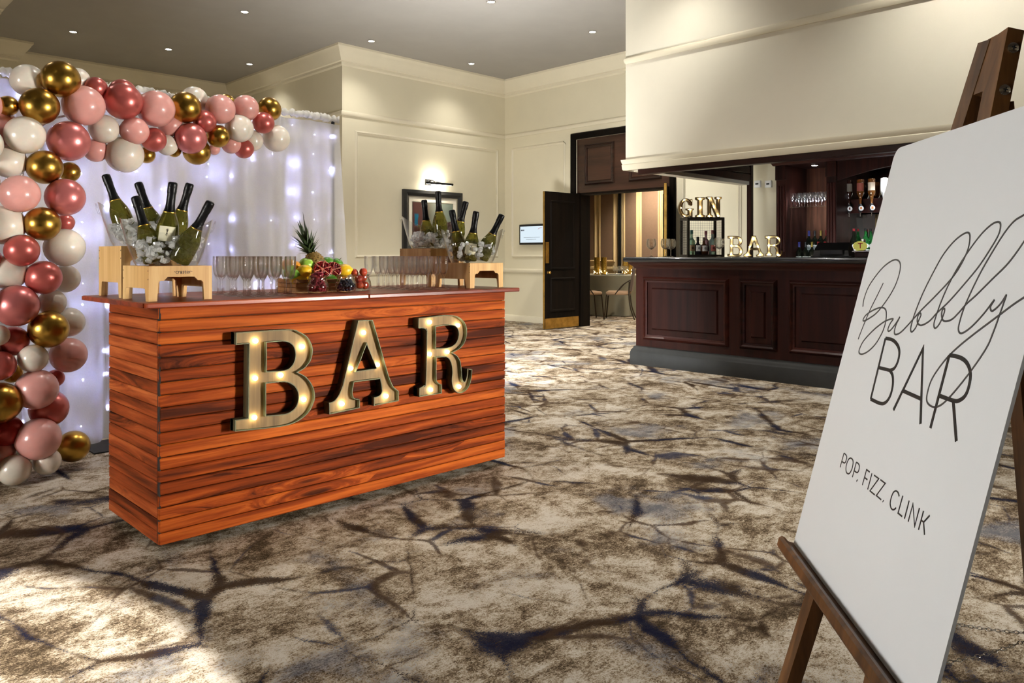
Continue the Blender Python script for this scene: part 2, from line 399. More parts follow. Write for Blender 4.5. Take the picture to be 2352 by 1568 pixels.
# ------------------------------------------------------------------ ceiling downlights (their light with them)
ring = MB(); ring.tube([(cos(2*pi*k/24)*.046, sin(2*pi*k/24)*.046, -.004) for k in range(24)], .008, 6, True); RINGM = ring.mesh('trim_ring', None, 60)
lens = MB(); lens.lathe([(.0, -.012), (.025, -.011), (.04, -.006), (.04, .0)], 20, cap=True); LENSM = lens.mesh('lens', None, 60)
RINGM.materials.append(M['chrome']); LENSM.materials.append(M['lamp'])
def downlight(x, y, label, watts=DL_W, size=118, blend=1.0, lit=True, z=ZC, name='ceiling_downlight', group='recessed ceiling downlights', color=DL_COL):
    t = thing(name, label, 'downlight', (x, y, z), 0, group)
    obj('trim_ring', RINGM, None, t); obj('lens', LENSM, None, t)
    l = add_light('downlight_beam', 'SPOT', (x, y, z-.03), watts, color, None, spot_size=radians(size), spot_blend=blend, shadow_soft_size=.035)
    return t
SEEN = [((168, 73), 'recessed ceiling downlight above the gold balloons at the top corner of the garland'),
        ((387, 113), 'recessed ceiling downlight in the middle of the row of three over the balloon garland'),
        ((562, 27), 'recessed ceiling downlight near the photo top, high above the ice buckets'),
        ((573, 147), 'recessed ceiling downlight closest to the inner wall corner behind the drape'),
        ((853, 94), 'recessed ceiling downlight just beside the projecting wall corner'),
        ((1083, 146), 'recessed ceiling downlight near the far corner above the framed picture'),
        ((1361, 73), 'recessed ceiling downlight next to the bulkhead, before the dark doors'),
        ((1128, 4), 'recessed ceiling downlight cut by the top edge of the photo')]
for (x, y), lab in SEEN:
    q = PZ(x, y, ZC-.005); downlight(q.x, q.y, lab, 52 if 'corner' in lab else (380 if 'doors' in lab or 'top edge' in lab else DL_W))
for x, y, wt in ((4.24, 6.54, 280), (2.4, 8.95, 110), (2.4, 6.54, 70), (4.24, 4.1, 150), (5.85, 4.0, 60), (5.7, 1.6, 165), (2.2, 4.0, 105), (.6, 6.54, 60), (-1.2, 6.54, 60), (.6, 8.95, 100)):  # grid carried on unseen; lamps over wooden bar and right bulkhead added for brightness
    if wt: downlight(x, y, 'recessed ceiling downlight out of the picture, lighting the near part of the room', wt)
# a narrow-beam downlight throws the hard-edged pool on the carpet at the photo's lower left
downlight(-.864, 2.256, 'narrow recessed ceiling downlight that throws the round pool on the near carpet', 1450, 47.5, .03, color=(1, .96, .9))

# ------------------------------------------------------------------ double doors in the far wall
d1 = bpy.data.objects.new('door_1', None); COL.objects.link(d1); d1.location = (XC, 7.0, 0); d1['kind'] = 'structure'
M['doorbrown'] = woodmat('door_brown_wood', s2l(30, 18, 12), s2l(48, 29, 21), s2l(62, 38, 27), 'Y', .4, .2, .6, False, .04)
AR = [(0, 0), (.10, 0), (.10, .02), (.085, .045), (.05, .035), (.02, .03), (0, .018)]
ar = MB(); y0, y1, zt = DY0, DY1, DZ            # architrave: profile (inward offset, proud of wall)
cs = [(y1, 0, 1, 0), (y1, zt, 1, 1), (y0, zt, -1, 1), (y0, 0, -1, 0)]
k = len(AR); vs = [(XC-o, a+sa*i, z+sz*i) for a, z, sa, sz in cs for i, o in AR]; fs = []
for c in range(3):
    for i in range(k): j = (i+1) % k; fs.append((c*k+i, c*k+j, (c+1)*k+j, (c+1)*k+i))
ar.add(vs, fs); obj('architrave', ar, M['blackwood'], d1, 30)
ZO = 2.095                                         # head of the opening
obj('lining', MB().box(XC-.005, XC+TH, DY1-.10, DY1+.001, 0, ZO).box(XC-.005, XC+TH, DY0-.001, DY0+.07, 0, ZO).box(XC-.005, XC+TH, DY0, DY1, ZO-.03, ZO), M['blackwood'], d1)
tp = obj('transom_panel', MB().box(XC+.02, XC+.07, DY0, DY1, ZO, DZ), M['doorbrown'], d1)
for a0, a1 in ((7.71, 7.135), (6.86, 6.28)):
    frame_mould(tp, lambda a, z, o: (XC+.02-o, a, z), a1, a0, 2.21, 2.84, .05, .03, 'moulding', M['doorbrown'])
    obj('raised_field', MB().box(XC+.008, XC+.03, a1+.06, a0-.06, 2.27, 2.78, .006), M['doorbrown'], tp)
def door_leaf(hinge, ang, L, name):
    """leaf in local X from hinge; local -Y face shows"""
    lf = obj(name, MB().box(0, L, 0, .045, .012, 2.08, .003), M['blackwood'], d1, world=False)
    lf.location = V(hinge)-d1.location; lf.rotation_euler = (0, 0, ang)
    for sy, o in ((0, -1), (.045, 1)):
        for z0, z1 in ((.26, .78), (.9, 1.95)):
            f = lambda a, z, oo, sy=sy, o=o: (a, sy+o*oo, z)
            mb = MB(); prof = [(0, 0), (.012, .012), (.03, .008), (.04, 0)]
            cs = [(.12, z0, 1, 1), (L-.12, z0, -1, 1), (L-.12, z1, -1, -1), (.12, z1, 1, -1)]; kk = len(prof)
            vs = [f(a+sa*i, z+sz*i, q) for a, z, sa, sz in cs for i, q in prof]; fs = []
            for c in range(4):
                e = (c+1) % 4
                for i in range(kk): j = (i+1) % kk; fs.append((c*kk+i, c*kk+j, e*kk+j, e*kk+i))
            mb.add(vs, fs); obj('moulding', mb, M['blackwood'], lf, 30, world=False)
    obj('kick_plate', MB().box(.03, L-.002, -.003, 0, .015, .17), M['brass'], lf, world=False)
    obj('push_plate', MB().box(L-.085, L-.01, -.003, 0, 1.0, 1.32), M['brass'], lf, world=False)
    obj('edge_strip', MB().box(L, L+.003, .006, .039, .02, 2.075), M['brass'], lf, world=False)
    kn = MB().lathe([(.018, 0), (.018, .004), (.008, .008), (.008, .03), (.02, .038), (.022, .05), (.014, .06), (0, .062)], 16, (L-.06, 0, .86), Matrix.Rotation(pi/2, 3, 'X'))
    obj('knob', kn, M['brass'], lf, 40, world=False)
    return lf
door_leaf((XC-.01, 7.79, 0), pi, .80, 'door_leaf')
# visible face of the near leaf looks towards -Y, so that leaf is mirrored about its own plane
lf = [c for c in d1.children if c.name.startswith('door_leaf')][0]
lf.scale = (1, -1, 1)
lf2 = door_leaf((XC-.01, 6.22, 0), 0, .76, 'door_leaf')
dv = V((8.54, 5.80, 0))-V((XC-.01, 6.22, 0)); lf2.rotation_euler = (0, 0, math.atan2(dv.y, dv.x))

# ------------------------------------------------------------------ bulkhead over the built-in bar
XF, YL = 6.40, 4.813
zb = 1.997
bk = struct('wall_bulkhead', MB().box(XF, XF+.14, -5, YL, zb+.01, ZC), M['white_bulk'])
obj('return_wall', MB().box(XF+.14, 8.80, YL-.11, YL, zb, ZC), M['white_bulk'], bk)
BM_ = [(0, 0), (.02, 0), (.026, .012), (.03, .055), (.024, .062), (.03, .075), (.036, .1), (.036, .108), (0, .11)]
obj('bottom_moulding', MB().sweep([(8.8, YL, zb), (XF, YL, zb), (XF, -5, zb)], BM_, [(0, 1, 0), (-1, 1, 0), (-1, 0, 0)]), M['trimw'], bk, 40)
obj('picture_rail', MB().sweep([(8.8, YL-.028, 3.13), (XF, YL-.028, 3.13), (XF, -5, 3.13)], [(a+.001, b) for a, b in RAIL], [(0, 1, 0), (-1, 1, 0), (-1, 0, 0)]), M['trimw'], bk, 40)
obj('shutter_rail', MB().box(XF+.03, XF+.12, -5, YL-.13, zb-.05, zb+.009, .004), M['darkY'], bk)
SL = MB().box(-1.12, 1.12, -.008, .008, -.045, .045, .006).mesh('slat'); SL.materials.append(M['darkY'])
for i in range(6):
    o = obj('slat', SL, None, bk); o.location = (7.67, YL-.12, zb+.085+i*.094)
obj('end_post', MB().box(8.785, 8.845, YL-.135, YL-.075, 0, 2.7, .004), M['dark'], bk)
obj('soffit', MB().box(XF+.15, XC, -5, YL-.12, 2.62, 2.66), M['dark'], bk)
# ------------------------------------------------------------------ the room beyond the doors
XR = 13.6
far = struct('wall_far', MB().box(XR, XR+.1, 5, 13, 0, 3.2), mat('far_room_cream', s2l(214, 190, 146), .7, var=.02))
M['brownfab'] = mat('brown_wall_panel_fabric', s2l(128, 102, 82), .9, var=.05, vs=30)
M['farcream'] = mat('far_room_trim', s2l(216, 190, 140), .6, var=.03)
for a, b in ((1340, 1366), (1381, 1409), (1437, 1462), (1475, 1512), (1524, 1560)):
    ya, yb = PX(a, 500, XR).y, PX(b, 500, XR).y
    obj('fabric_panel', MB().box(XR-.02, XR, yb, ya, 1.02, 3.0, .004), M['brownfab'], far)
    frame_mould(far, lambda a_, z, o: (XR-o, a_, z), yb-.05, ya+.05, .97, 3.05, .05, .035, 'panel_moulding', M['farcream'])
yy = PX(1425, 500, XR).y
obj('partition_gap', MB().box(XR-.045, XR, yy-.03, yy+.03, 0, 3.1), M['blackmetal'], far)
obj('dado_rail', MB().box(XR-.03, XR, 5, 13, .80, .86, .008), M['farcream'], far)
struct('wall_far_left', MB().box(XC+TH, XR, 12.2, 12.3, 0, 3.2), M['wall'])
struct('wall_far_right', MB().box(XC+TH, XR, 5.0, 5.1, 0, 3.2), M['wall'])
struct('ceiling_far', MB().box(XC+TH, XR+.1, 5.0, 12.3, 3.2, 3.3), M['ceil'])
for x, y in ((10.4, 6.6), (12.95, 9.4), (12.95, 7.6)):
    downlight(x, y, 'recessed downlight in the dining room beyond the doors', 420 if x > 11 else 300, 120, 1.0, z=3.2, color=(1, .9, .74))

# ================================================================== THE WOODEN BAR
M['plankX'] = woodmat('red_stained_pine_long', s2l(64, 23, 6), s2l(134, 55, 15), s2l(186, 93, 31), 'X', .6, 0, 1.0, True, .2, spec=.08)
M['plankY'] = woodmat('red_stained_pine_short', s2l(76, 31, 12), s2l(138, 62, 27), s2l(182, 98, 50), 'Y', .6, 0, 1.0, True, .2, spec=.1)
M['top'] = woodmat('red_stained_counter', s2l(92, 30, 10), s2l(140, 54, 20), s2l(168, 76, 32), 'X', .36, .12, .6, True, .05)
M['core'] = mat('dark_bar_core', (.012, .007, .005), .8)
M['steel'] = mat('grey_steel', (.3, .3, .3), .4, .9)
BX0, BX1, BY0, BY1, BZ0, BZ1, TOPZ = 1.063, 2.855, 2.947, 3.52, .037, .925, .946
bar = thing('mobile_bar', 'long bar clad in red-brown horizontal planks with marquee letters on its front', 'bar', ((BX0+BX1)/2, 3.23, 0))
obj('core', MB().box(BX0+.012, BX1-.012, BY0+.012, BY1-.002, BZ0+.01, BZ1), M['core'], bar)
NP = 19; PH = (BZ1-BZ0)/NP
fp = MB().box(-(BX1-BX0)/2, (BX1-BX0)/2, -.009, .009, -PH/2+.0012, PH/2-.0012, .0035).mesh('plank'); fp.materials.append(M['plankX'])
sp_ = MB().box(-.009, .009, -(BY1-BY0-.02)/2, (BY1-BY0-.02)/2, -PH/2+.001, PH/2-.001, .003).mesh('plank'); sp_.materials.append(M['plankY'])
for i in range(NP):
    z = BZ0+PH*(i+.5)
    o = obj('plank', fp, None, bar); o.location = (rnd.uniform(-.002, .002), BY0+.009-3.23+rnd.uniform(-.002, .0015), z)
    o.rotation_euler = (rnd.uniform(.02, .06), 0, 0)
    for sx, X in ((1, BX0+.009), (-1, BX1-.009)):
        o = obj('plank', sp_, None, bar); o.location = (X-bar.location.x+rnd.uniform(-.0012, .0012), (BY0+BY1)/2-3.23+.011, z)
obj('corner_strip', MB().box(BX0+.0005, BX0+.006, BY0+.001, BY0+.02, BZ0, BZ1), M['core'], bar)
obj('back_panel', MB().box(BX0+.02, BX1-.02, BY1-.003, BY1+.012, BZ0, BZ1), M['plankX'], bar)
cx = PY(848, 700, 2.885).x
CT0, CT1, CY0, CY1 = .998, 2.905, 2.885, 3.66
obj('countertop', MB().box(CT0, cx-.0008, CY0, CY1, BZ1+.001, TOPZ, .004), M['top'], bar)
obj('countertop', MB().box(cx+.0008, CT1, CY0, CY1, BZ1+.001, TOPZ, .004), M['top'], bar)
obj('edge_trim', MB().box(CT0-.004, CT0, CY0+.03, CY1-.01, BZ1+.003, TOPZ-.002), M['top'], bar)
for x in (BX0+.1, BX1-.1, (BX0+BX1)/2):
    for y in (BY0+.1, BY1-.1):
        c = MB().lathe([(0, -.011), (.017, -.011), (.019, -.008), (.019, .008), (.017, .011), (0, .011)], 16, (x, y, .019), Matrix.Rotation(pi/2, 3, 'Y'))
        c.box(x-.014, x+.014, y-.018, y+.018, .038, .043).box(x-.014, x-.012, y-.01, y+.01, .015, .042).box(x+.012, x+.014, y-.01, y+.01, .015, .042)
        obj('castor', c, M['blackmetal'], bar, 40)

# ------------------------------------------------------------------ marquee letters
def offset_loop(L, d):
    n = len(L); out = []
    for i in range(n):
        a, b, c = V(L[i-1]), V(L[i]), V(L[(i+1) % n]); e1 = (b-a).normalized(); e2 = (c-b).normalized()
        n1 = V((-e1.y, e1.x)); n2 = V((-e2.y, e2.x)); m = (n1+n2)
        m = m/max(m.length_squared/2, .35) if m.length > 1e-6 else n1
        out.append(tuple(b+m*d))
    return out
def area(L): return sum(L[i-1][0]*L[i][1]-L[i][0]*L[i-1][1] for i in range(len(L)))/2
def rim_mesh(loops, D, t, place):
    """standing metal strip round every outline; place(a,b,depth)"""
    mb = MB()
    for li, L in enumerate(loops):
        if (area(L) > 0) != (li == 0): L = L[::-1]
        I = offset_loop(L, t); n = len(L)
        vs = [place(a, b, 0) for a, b in L]+[place(a, b, D) for a, b in L]+[place(a, b, D) for a, b in I]+[place(a, b, 0) for a, b in I]
        fs = []
        for i in range(n):
            j = (i+1) % n
            for k in range(4): l = (k+1) % 4; fs.append((k*n+i, k*n+j, l*n+j, l*n+i))
        mb.add(vs, fs)
    return mb
def resm(pts, sharp, sub=4):
    """closed outline; points flagged sharp stay corners, runs between are smoothed"""
    n = len(pts); s = [i for i in range(n) if i in sharp]; out = []
    for a, b in zip(s, s[1:]+[s[0]+n]):
        run = [pts[i % n] for i in range(a, b+1)]
        out += [(p.x, p.y) for p in (smooth_path(run, sub)[:-1] if len(run) > 2 else [V((run[0][0], run[0][1], 0))])]
    return out
M['lface'] = woodmat('pale_letter_face_wood', s2l(94, 72, 42), s2l(128, 102, 64), s2l(148, 122, 82), 'Z', .6, 0, .8, False, .05)
M['lrim'] = mat('verdigris_metal_rim', s2l(84, 84, 62), .55, .55, var=.3, vs=14)
M['bulb'] = glow('warm_bulb', (1, .84, .5), 55)
LY = BY0-.004                                     # letters hang on the plank face
LD = .046
fz1 = lambda x, y: (230+x/2.45, 640+y/2.45)
fz2 = lambda x, y: (700+x/2.904, 640+y/2.904)
def to_plane(pts, fz): 
    out = []
    for x, y in pts: q = PY(*fz(x, y), LY-LD); out.append((q.x, q.z))
    return out
LOOPS = {}
def marquee(label, outer, osharp, holes, bulbs, fz):
    O = to_plane(resm(outer, osharp), fz); Hs = [to_plane(resm(h, s), fz) for h, s in holes]
    LOOPS[label[28]] = (O, Hs, to_plane(bulbs, fz))
    zs = [p[1] for p in O]; xs = [p[0] for p in O]
    t = thing('marquee_letter', label, 'letter', ((min(xs)+max(xs))/2, LY, min(zs)), 0, 'large marquee letters on the bar front')
    place = lambda a, b, d: (a, LY-d, b)
    obj('face', MB().prism(O, lambda a, b: (a, LY-.028, b), lambda a, b: (a, LY-.002, b), Hs), M['lface'], t)
    obj('rim', rim_mesh([O]+Hs, LD, .0035, place), M['lrim'], t, 30)
    for x, y in bulbs:
        q = PY(*fz(x, y), LY-LD+.006); o = obj('bulb', MB().sphere((q.x, LY-.036, q.z), .0095, 12, 8), M['bulb'], t, 180)
    return t
marquee('large wooden marquee letter B with six lit bulbs, nearest the bar corner',
    [(765,303),(765,372),(838,366),(833,785),(760,795),(760,860),(1000,835),(1100,808),(1170,757),(1205,690),(1208,640),(1190,590),(1155,548),(1112,526),(1150,505),(1185,460),(1197,410),(1190,365),(1165,325),(1120,298),(1060,285)],
    {0,1,2,3,4,5,13}, [([(938,360),(1030,352),(1075,366),(1096,400),(1097,450),(1075,495),(1035,515),(938,522)], {0,7}), ([(935,590),(1035,581),(1082,595),(1110,630),(1115,675),(1103,718),(1070,750),(1025,763),(935,770)], {0,8})],
    [(878,350),(1141,383),(1020,543),(876,560),(1150,680),(872,782)], fz1)
marquee('large wooden marquee letter A with five lit bulbs, between the two other big letters',
    [(357,278),(455,275),(562,650),(590,715),(628,748),(628,815),(462,848),(462,790),(497,780),(514,755),(513,720),(503,668),(330,690),(320,745),(324,785),(340,800),(368,802),(368,862),(165,905),(163,828),(200,812),(230,770),(255,710)],
    {0,1,2,4,5,6,7,11,12,16,17,18,19,22}, [([(414,437),(478,598),(345,617)], {0,1,2})],
    [(397,360),(311,598),(489,574),(547,783),(253,835)], fz2)
marquee('large wooden marquee letter R with curled leg and six lit bulbs',
    [(760,263),(758,330),(795,331),(812,348),(815,365),(808,680),(795,710),(765,730),(765,788),(915,765),(915,705),(888,690),(879,660),(880,525),(942,521),(965,538),(980,575),(985,620),(981,685),(990,728),(1012,755),(1040,764),(1072,748),(1098,715),(1112,665),(1118,604),(1085,599),(1083,645),(1074,678),(1062,686),(1051,662),(1046,610),(1039,552),(1017,512),(986,494),(1040,462),(1070,420),(1082,370),(1078,315),(1050,270),(1000,245),(925,243)],
    {0,1,7,8,9,10,13,14,25,26,34,41}, [([(876,320),(975,309),(1016,328),(1028,370),(1014,420),(985,448),(945,460),(876,465)], {0,7})],
    [(838,290),(1027,311),(838,503),(956,488),(845,741),(1034,720)], fz2)

# ------------------------------------------------------------------ risers on the counter
M['oak'] = woodmat('honey_oak', s2l(178, 132, 74), s2l(206, 164, 104), s2l(222, 186, 128), 'Z', .5, .05, .7, False, .05)
M['peg'] = mat('dark_wood_peg', (.03, .015, .008), .6)
def text_mesh(s, size, extrude=.0004):
    cu = bpy.data.curves.new('lettering', 'FONT'); cu.body = s; cu.size = size; cu.extrude = extrude; cu.align_x = 'CENTER'; cu.align_y = 'CENTER'
    o = bpy.data.objects.new('lettering', cu); COL.objects.link(o); dg = bpy.context.evaluated_depsgraph_get()
    me = bpy.data.meshes.new_from_object(o.evaluated_get(dg)); bpy.data.objects.remove(o); bpy.data.curves.remove(cu); me.name = 'lettering'; return me
def riser(label, x0, y0, h, text=False, w=.24, d=.285):
    x1, y1, z0, z1, tk = x0+w, y0+d, TOPZ, TOPZ+h, .013
    t = thing('wooden_riser', label, 'riser', ((x0+x1)/2, (y0+y1)/2, z0), 0, 'wooden display risers on the bar')
    leg, cut, ap = .038, h*.36 if h < .15 else .062, h*.62
    def arch(L, cut):
        return [(0, 0), (leg-.008, 0), (leg, cut*.95), (leg+.006, cut), (L-leg-.006, cut), (L-leg, cut*.95), (L-leg+.008, 0), (L, 0), (L, h), (0, h)]
    def apron(L):
        a = h-.052
        return [(0, 0), (.018, 0), (.022, a-.012), (.03, a-.004), (.042, a-.004), (.056, a+.01), (L-.056, a+.01), (L-.042, a-.004), (L-.03, a-.004), (L-.022, a-.012), (L-.018, 0), (L, 0), (L, h), (0, h)]
    for X in (x0, x1-tk):
        obj('side_panel', MB().prism(arch(d, cut), lambda a, b: (X, y0+a, z0+b), lambda a, b: (X+tk, y0+a, z0+b)), M['oak'], t)
    for Y in (y0, y1-tk):
        obj('front_panel' if Y == y0 else 'back_panel', MB().prism(apron(w-2*tk), lambda a, b: (x0+tk+a, Y, z0+b), lambda a, b: (x0+tk+a, Y+tk, z0+b)), M['oak'], t)
    obj('top_board', MB().box(x0+tk, x1-tk, y0+tk, y1-tk, z1-.014, z1-.001), M['oak'], t)
    for zz in (z1-.018, z1-.05):
        for yy in (y0+.006, y1-.006):
            obj('peg', MB().box(x0-.0008, x0+.001, yy-.0022, yy+.0022, zz-.0022, zz+.0022), M['peg'], t)
    if text:
        me = text_mesh('\u00b7craster\u00b7', .021); me.materials.append(M['peg'])
        o = obj('lettering', me, None, t); o.location = (.008, y0-.0004-(y0+y1)/2, h-.023); o.rotation_euler = (pi/2, 0, 0)
    return t
RI = {}
RI['FL'] = riser('low oak riser lettered craster at the balloon end of the bar', 1.04, 2.99, .133, True)
RI['BL'] = riser('tall oak riser behind the lettered one, under the rear ice bucket', 1.05, 3.325, .212)
RI['FR'] = riser('low oak riser at the end of the bar nearest the doors', 2.65, 3.0, .133)
RI['BR'] = riser('tall oak riser at the far end of the bar before the framed picture', 2.655, 3.335, .212)

# ------------------------------------------------------------------ ice buckets
M['acryl'] = thinglass('clear_acrylic', (.98, .985, .985), 1.3)
def icemat():
    m, t, out = nt('ice'); tc = N(t, 'ShaderNodeTexCoord').outputs['Object']
    n = noise(t, tc, 45, 4, .6)
    tp = N(t, 'ShaderNodeBsdfTransparent', {'Color': (.97, .98, .98, 1)}); g = N(t, 'ShaderNodeBsdfGlass', {'Color': (1, 1, 1, 1), 'Roughness': .0, 'IOR': 1.31})
    d = N(t, 'ShaderNodeBsdfDiffuse', {'Color': (.99, 1, .99, 1)}); tr = N(t, 'ShaderNodeBsdfTranslucent', {'Color': (1, 1, 1, 1)})
    gl = N(t, 'ShaderNodeBsdfGlossy', {'Color': (1, 1, 1, 1), 'Roughness': .05})
    cl = N(t, 'ShaderNodeMixShader', {0: .25, 1: tp.outputs[0], 2: g.outputs[0]})
    a = N(t, 'ShaderNodeMixShader', {0: .5, 1: d.outputs[0], 2: tr.outputs[0]})
    b = N(t, 'ShaderNodeMixShader', {0: smap(t, n, .38, .6, .42, .88), 1: cl.outputs[0], 2: a.outputs[0]})
    c = N(t, 'ShaderNodeMixShader', {0: .2, 1: b.outputs[0], 2: gl.outputs[0]}); t.links.new(c.outputs[0], out.inputs[0]); return m
M['ice'] = icemat()
def ice_chunk(mb, c, r, R_):
    """rough lump of broken ice"""
    bm = bmesh.new(); bmesh.ops.create_cube(bm, size=2)
    bmesh.ops.bevel(bm, geom=bm.edges[:], offset=R_.uniform(.15, .4), segments=1, affect='EDGES')
    Mx = Matrix.Rotation(R_.uniform(0, 6.3), 3, V((R_.uniform(-1, 1), R_.uniform(-1, 1), R_.uniform(-1, 1))).normalized())
    s = (R_.uniform(.7, 1.2), R_.uniform(.7, 1.2), R_.uniform(.45, 1.0))
    for q in bm.verts: q.co = V(c)+Mx @ V((q.co.x*s[0]*r*R_.uniform(.75, 1.2), q.co.y*s[1]*r*R_.uniform(.75, 1.2), q.co.z*s[2]*r*R_.uniform(.8, 1.15)))
    mb.bm(bm)
BH, BDIP, A0, B0, A1, B1 = .186, .128, .112, .082, .172, .122
def bucket_mesh():
    mb = MB(); n = 56; m = 14; vs = []; fs = []
    def ring(f, inset):
        out = []
        for k in range(n):
            th = 2*pi*k/n; top = BDIP+(BH-BDIP)*abs(cos(th))**2.2
            z = f*top if inset == 0 else .006+f*(top-.006)
            u = z/BH; g = u**.75
            a, b = A0+(A1-A0)*g-inset, B0+(B1-B0)*g-inset
            pw = 2/2.35; ct, st = cos(th), sin(th)
            out.append((a*math.copysign(abs(ct)**pw, ct), b*math.copysign(abs(st)**pw, st), z))
        return out
    rings = [ring(i/m, 0) for i in range(m+1)]+[ring(1-i/m, .0035) for i in range(m+1)]
    for r in rings: vs += r
    for i in range(len(rings)-1):
        for k in range(n): fs.append((i*n+k, i*n+(k+1) % n, (i+1)*n+(k+1) % n, (i+1)*n+k))
    fs.append(tuple(range(n))[::-1]); fs.append(tuple((len(rings)-1)*n+k for k in range(n)))
    return mb.add(vs, fs)
BUCK = bucket_mesh().mesh('tub', None, 50); BUCK.materials.append(M['acryl'])
def handle_mesh(s):
    a = A1-.012
    return MB().tube(smooth_path([(s*(a+.004), -.045, BH-.052), (s*(a+.012), -.05, BH-.03), (s*(a+.017), -.03, BH-.012), (s*(a+.018), 0, BH-.01), (s*(a+.017), .03, BH-.012), (s*(a+.012), .05, BH-.03), (s*(a+.004), .045, BH-.052)], 3), .0035, 6).mesh('handle_rim', None, 60)
HND = [handle_mesh(-1), handle_mesh(1)]
for h in HND: h.materials.append(M['acryl'])
def bucket(key, label, rot, seed, ice_label, fill=.112, shift=(0, 0)):
    r = RI[key]; z = TOPZ+(.133 if key[0] == 'F' else .212)+.0005
    c = V((r.location.x+shift[0], r.location.y+shift[1], z))
    t = thing('ice_bucket', label, 'ice bucket', c, rot, 'clear ice buckets on the bar')
    obj('tub', BUCK, None, t)
    for h in HND: obj('handle_rim', h, None, t)
    R_ = random.Random(seed); mb = MB(); k = 0
    while k < 150:
        zz = R_.uniform(.012, fill); g = (zz/BH)**.75; a, b = A0+(A1-A0)*g-.022, B0+(B1-B0)*g-.022
        th = R_.uniform(0, 2*pi); q = sqrt(R_.random())
        if zz > fill-.03: zz -= .03*q*.4
        ice_chunk(mb, (a*q*cos(th), b*q*sin(th), zz+.004), R_.uniform(.009, .0155), R_); k += 1
    o = obj('ice', mb, M['ice'], None, world=False); o.location = c; o.rotation_euler = (0, 0, rot)
    tag(o, ice_label, 'ice', None, 'stuff')
    return c
BK = {}
BK['FL'] = bucket('FL', 'clear ice bucket on the lettered low riser, bottle with cream label at its front', radians(-20), 1, 'broken ice filling the bucket on the lettered riser', shift=(.0, .0))
BK['BL'] = bucket('BL', 'clear ice bucket on the tall riser at the balloon end', radians(-20), 2, 'broken ice in the rear bucket at the balloon end', shift=(.012, 0))
BK['FR'] = bucket('FR', 'clear ice bucket on the low riser nearest the doors', radians(-44), 3, 'broken ice in the bucket nearest the doors', shift=(.02, 0))
BK['BR'] = bucket('BR', 'clear ice bucket standing before the framed picture', radians(-44), 4, 'broken ice in the bucket before the framed picture', .1, shift=(0, 0))

# ------------------------------------------------------------------ sparkling wine bottles
M['olive'] = mat('olive_bottle_glass', (.20, .19, .03), .05, trans=.8, ior=1.5, var=.05, coat=.3)
M['foil'] = mat('black_foil', (.004, .004, .0045), .32, 0, bmp=.25, bs=160, spec=.25)
M['goldband'] = mat('gold_band', s2l(200, 160, 70), .3, 1.0)
M['creamlab'] = mat('cream_paper_label', s2l(226, 220, 190), .6, var=.03)
M['ink'] = mat('dark_ink', (.02, .02, .02), .6)
CHB = MB().lathe([(0, 0), (.036, 0), (.041, .006), (.0425, .03), (.0425, .075), (.041, .095), (.036, .115), (.0285, .135), (.022, .152), (.0175, .168), (.0155, .185), (.015, .235)], 28).mesh('glass', None, 60); CHB.materials.append(M['olive'])
FOI = MB().lathe([(.0236, .150), (.0186, .168), (.0168, .185), (.0162, .222), (.0172, .226), (.0180, .234), (.0174, .240), (.0180, .244), (.0178, .262), (.0165, .268), (.012, .271), (0, .271)], 24, cap=False).mesh('foil', None, 50); FOI.materials.append(M['foil'])
BAN = MB().lathe([(.0242, .1475), (.0246, .1485), (.0240, .1515), (.0234, .1515)], 24, cap=False).mesh('gold_band', None, 60); BAN.materials.append(M['goldband'])
def arc_label(r, z0, z1, half, n=12, rz=None, t=.0006):
    mb = MB(); vs = []; fs = []
    for i in range(n+1):
        a = -pi/2-half+2*half*i/n
        for rr in (r, r+t):
            for z in (z0, z1): vs.append((rr*cos(a), rr*sin(a), z))
    for i in range(n):
        b = i*4; c = b+4; fs += [(b, b+1, c+1, c), (b+2, c+2, c+3, b+3), (b+1, b+3, c+3, c+1), (b, c, c+2, b+2)]
    fs += [(0, 2, 3, 1), (n*4, n*4+1, n*4+3, n*4+2)]
    return mb.add(vs, fs)
LAB = arc_label(.0427, .035, .094, .75).mesh('paper_label', None, 40); LAB.materials.append(M['creamlab'])
MON = MB()                                         # brush-drawn cross on the label
for a0, b0, a1, b1 in ((-.12, .058, .1, .082), (.12, .056, -.1, .084), (-.02, .055, .03, .086)):
    pts = []
    for i in range(5):
        u = i/4; an = -pi/2+a0+(a1-a0)*u; pts.append((.0436*cos(an), .0436*sin(an), b0+(b1-b0)*u))
    MON.tube(pts, .0006, 5)
MON = MON.mesh('monogram', None, 60); MON.materials.append(M['ink'])
def bottle(tipx, lowx, key, label, dd=0.0, lab=False, L=.271):
    D = (BK[key]-CAMP).dot(FW)+dd
    tp_, lo_ = PD(*tipx, D), PD(*lowx, D); ax = (tp_-lo_).normalized(); base = tp_-ax*L
    zmin = BK[key].z+.012
    if base.z < zmin: base = base+V((0, 0, zmin-base.z))
    t = thing('sparkling_wine_bottle', label, 'bottle', base, 0, 'sparkling wine bottles in the ice buckets')
    back = V((CAMP.x-base.x, CAMP.y-base.y, 0)); y = -(back-ax*back.dot(ax)).normalized(); x = y.cross(ax)
    t.rotation_euler = Matrix((x, y, ax)).transposed().to_euler()
    gl = obj('glass', CHB, None, t); obj('foil', FOI, None, t); obj('gold_band', BAN, None, t)
    if lab: lb = obj('paper_label', LAB, None, t); obj('monogram', MON, None, lb)
    return t
bottle((397.5, 418), (383, 541), 'FL', 'upright sparkling wine bottle with cream label in the bucket on the lettered riser', 0, True)
bottle((310.5, 451), (336, 536), 'FL', 'sparkling wine bottle leaning towards the balloons in the bucket on the lettered riser', -.02)
bottle((484.6, 462.6), (441, 543), 'FL', 'sparkling wine bottle leaning towards the glasses in the bucket on the lettered riser', -.01)
